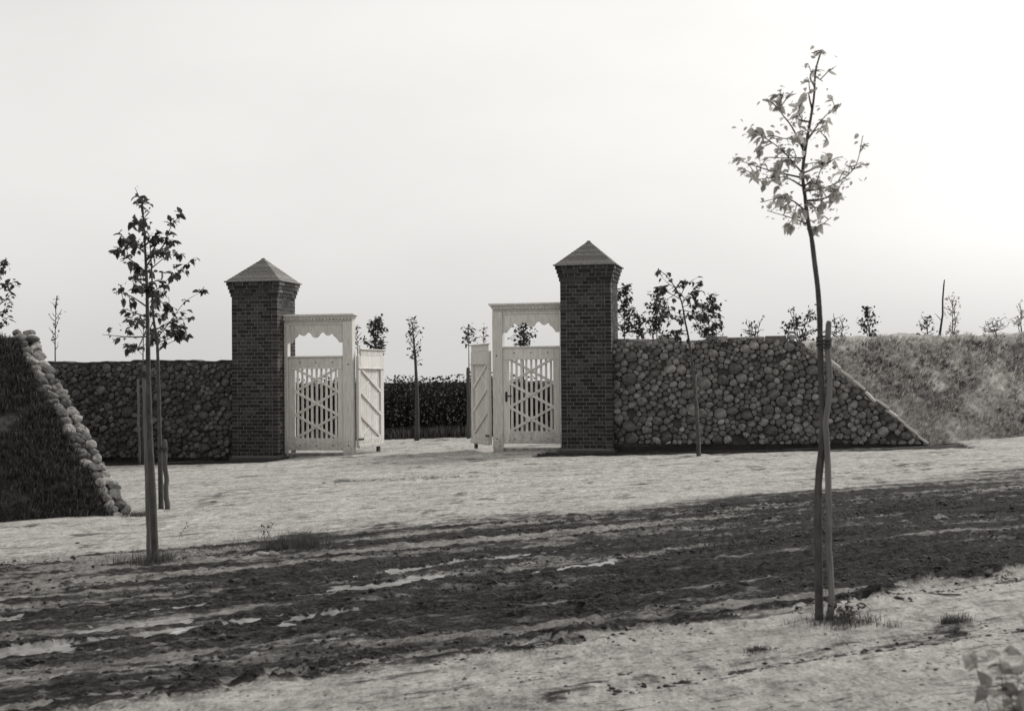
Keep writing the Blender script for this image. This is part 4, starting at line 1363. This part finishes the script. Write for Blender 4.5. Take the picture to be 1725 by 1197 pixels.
# grass strip at the hedge foot
pts = [(rg.uniform(hx0, hx1), rg.uniform(35.4, 37.4), 0) for _ in range(2600)]
pts = [(x, y, gz(x, y)) for x, y, _ in pts]
o = grass_blades('hedge_foot_grass', pts, [Vector((0, 0, 1))] * len(pts), MT['grass'], None, nb=(4, 6), ln=(.12, .38), wd=.010, lean=.35)
tag(link(o), 'rough dark grass along the foot of the hedge behind the gate', 'grass', kind='stuff')

# ------------------------------------------------------------------ grass clumps and weeds by the road
def clump(name, label, px, py, wpx, hpx, n, seed, m='grass', cat='grass', wd=.0014):
    c = Gp(px, py); rg = random.Random(seed); random.seed(seed)
    hwm = wpx / 2 * c.y / FPX; hm = hpx * c.y / FPX
    pts = []
    for _ in range(n):
        x = c.x + max(-1.6, min(1.6, rg.gauss(0, .55))) * hwm; y = c.y + rg.gauss(0, .5) * min(hwm, .35)
        pts.append((x, y, gz(x, y)))
    o = grass_blades(name, pts, [Vector((0, 0, 1))] * n, MT[m], None, nb=(9, 16), ln=(hm * .15, hm * 1.15), wd=wd, lean=.95)
    tag(link(o), label, cat, kind='stuff')
    return o
clump('grass_clump', 'low dark grass clump at the road edge right of the left tree', 492, 912, 120, 24, 200, 1)
clump('grass_clump', 'tuft of grass around the foot of the left street tree', 258, 936, 90, 26, 70, 2)
clump('grass_clump', 'short grass and weeds around the foot of the right foreground tree', 1425, 1046, 110, 18, 70, 3)
clump('grass_clump', 'small weed tuft on the sand at the right', 1605, 1050, 40, 18, 40, 4)
clump('grass_clump', 'flat tuft on the sand below the right foreground tree', 1275, 1095, 34, 10, 30, 5)
clump('grass_clump', 'thin dark tuft beside the foot of the left coping', 232, 866, 50, 10, 60, 6)
clump('grass_clump', 'thin flat grass patch in the middle of the forecourt', 690, 806, 260, 5, 70, 7)

def weed(label, px, py, hpx, seed, n=12, lf=.035, name='weed', spread=.3, m='leaf', stems=2):
    c = Gp(px, py); rg = random.Random(seed)
    h = hpx * c.y / FPX
    root = thing(name, c, label, 'plant')
    for s in range(stems):
        tip = Vector((rg.gauss(0, spread) * h, rg.gauss(0, spread) * h, h * (1 if s == 0 else rg.uniform(.65, 1))))
        pth = smooth_path([Vector((0, 0, -.02)), tip * .5 + Vector((rg.gauss(0, .05) * h, 0, 0)), tip], 4)
        mb = MB(); mb.tube(pth, [.0032 * (1 - .7 * i / (len(pth) - 1)) for i in range(len(pth))], 5)
        so = mb.build('stem', MT['bark'], root)
        for k in range(n):
            f = .25 + .75 * k / n
            p = pth[min(int(round((f + .06) * (len(pth) - 1))), len(pth) - 1)] + Vector((rg.gauss(0, .012), rg.gauss(0, .012), rg.gauss(0, .012)))
            a = k * 2.4
            o = bpy.data.objects.new('leaf', leaf_mesh(rg.randint(0, 3), m))
            link(o, so)
            o.matrix_local = leaf_matrix(p, (math.cos(a), math.sin(a), .5), rg, lf * rg.uniform(.7, 1.3), .1)
weed('upright weed at the left end of the grass clump', 447, 906, 30, 1, 10, .03)
weed('small thin weed right of the left street tree', 300, 902, 26, 2, 6, .02, stems=1)
weed('bushy weed by the stake of the right foreground tree', 1432, 1042, 34, 3, 14, .03, stems=5, spread=.5)
# blurred shrub in the near right corner
weed('leafy shrub reaching in at the bottom right corner', 1768, 1500, 455, 6, 44, .036, name='shrub', spread=.12, stems=30, m='leaf_mid')

# ------------------------------------------------------------------ clods, pebbles, a stick
CL = []
_r = random.Random(2)
for _ in range(10):
    vs, fs = boulder(1, 1, 1, _r, 1)
    CL.append(np.array([(p * _r.uniform(.7, 1.3), q_ * _r.uniform(.7, 1.3), w_ * _r.uniform(.7, 1.3)) for p, q_, w_ in vs]))
CLF = np.array(fs)
def clods(name, label, pts, lo, hi, m, seed):
    rn = np.random.default_rng(seed); V = []; F = []
    for i, (x, y) in enumerate(pts):
        r = rn.uniform(lo, hi) * (1 + 1.2 * rn.random() ** 6)
        a = rn.uniform(0, 6.28); ca, sa_ = math.cos(a), math.sin(a)
        B = CL[rn.integers(10)] * np.array([r * rn.uniform(.8, 1.7), r, r * rn.uniform(.4, .8)])
        V.append(np.stack([x + B[:, 0] * ca - B[:, 1] * sa_, y + B[:, 0] * sa_ + B[:, 1] * ca, gz(x, y) + B[:, 2] - r * .1], 1))
        F.append(CLF + i * len(B))
    o = np_mesh(name, np.concatenate(V), np.concatenate(F), MT[m])
    return tag(link(o), label, 'clods', kind='stuff')
rg = random.Random(12)
pts = []
while len(pts) < 900:
    v = rg.gauss(7.62, .16); u = rg.uniform(.5, 8)
    x = (u - v * math.sin(RB)) / (math.cos(RB) + math.tan(RB) * math.sin(RB)); y = v + math.tan(RB) * x
    if float(fbm(np.array([u * .9]), np.array([v * 2]), 3, 5)[0]) > .46: pts.append((x, y))
vv_ = np.random.default_rng(4).uniform(7.7, 14.3, 60000); uu_ = np.random.default_rng(5).uniform(-1, 13, 60000)
xx_ = (uu_ - vv_ * math.sin(RB)) / (math.cos(RB) + math.tan(RB) * math.sin(RB)); yy_ = vv_ + math.tan(RB) * xx_
kp = (fbm(uu_ * .5, vv_ * 3, 4, 15, .6) > .52) & (np.abs(xx_) < yy_ * .42)
_, m_, p_, _, _ = ground_fields(xx_, yy_)
kp &= (p_ < .3) & (m_ > .3)
xx_, yy_ = xx_[kp][:11000], yy_[kp][:11000]
pts += list(zip(xx_, yy_))
n0_ = len(pts)
while len(pts) < n0_ + 300:
    v = rg.gauss(6.22, .07); u = rg.uniform(3.0, 7)
    x = (u - v * math.sin(RB)) / (math.cos(RB) + math.tan(RB) * math.sin(RB)); y = v + math.tan(RB) * x
    pts.append((x, y))
clods('mud_clods', 'dark mud clods thrown up along the road', pts, .004, .014, 'clod', 3)
pts = []
while len(pts) < 500:
    px = rg.uniform(-30, 1755); py = rg.uniform(770, 1195)
    v = Gp(px, py)
    uu, vv = road_uv(v.x, v.y)
    if vv < 7.3 or vv > 14.6: pts.append((v.x, v.y))
clods('loose_pebbles', 'small dark crumbs and pebbles scattered on the pale sand', pts, .003, .008, 'soil', 4)
a = Gp(1490, 1002); b = Gp(1612, 1005)
mb = MB(); mid = (a + b) / 2 + Vector((0, 0, .02))
mb.tube([a - a + Vector((0, 0, .012)), mid - a, b - a + Vector((0, 0, .012))], [.009, .008, .005], 6)
tag(mb.build('stick', MT['bark'], None, smooth=True, loc=a), 'thin dark stick lying on the sand at the right', 'stick')
for i, (px, py, r, lab) in enumerate(((442, 925, .05, 'pale stone lying below the grass clump at the road edge'), (463, 928, .035, 'smaller pale stone next to the one below the grass clump'), (700, 896, .03, 'single dark clod lying in the road centre'))):
    c = Gp(px, py); vs, fs = boulder(r * 1.5, r, r * .6, rg)
    m_ = MB(); m_.v = vs; m_.f = fs
    tag(m_.build('loose_stone', MT['pale_stone' if i < 2 else 'clod'], None, smooth=True, loc=c), lab, 'stone')
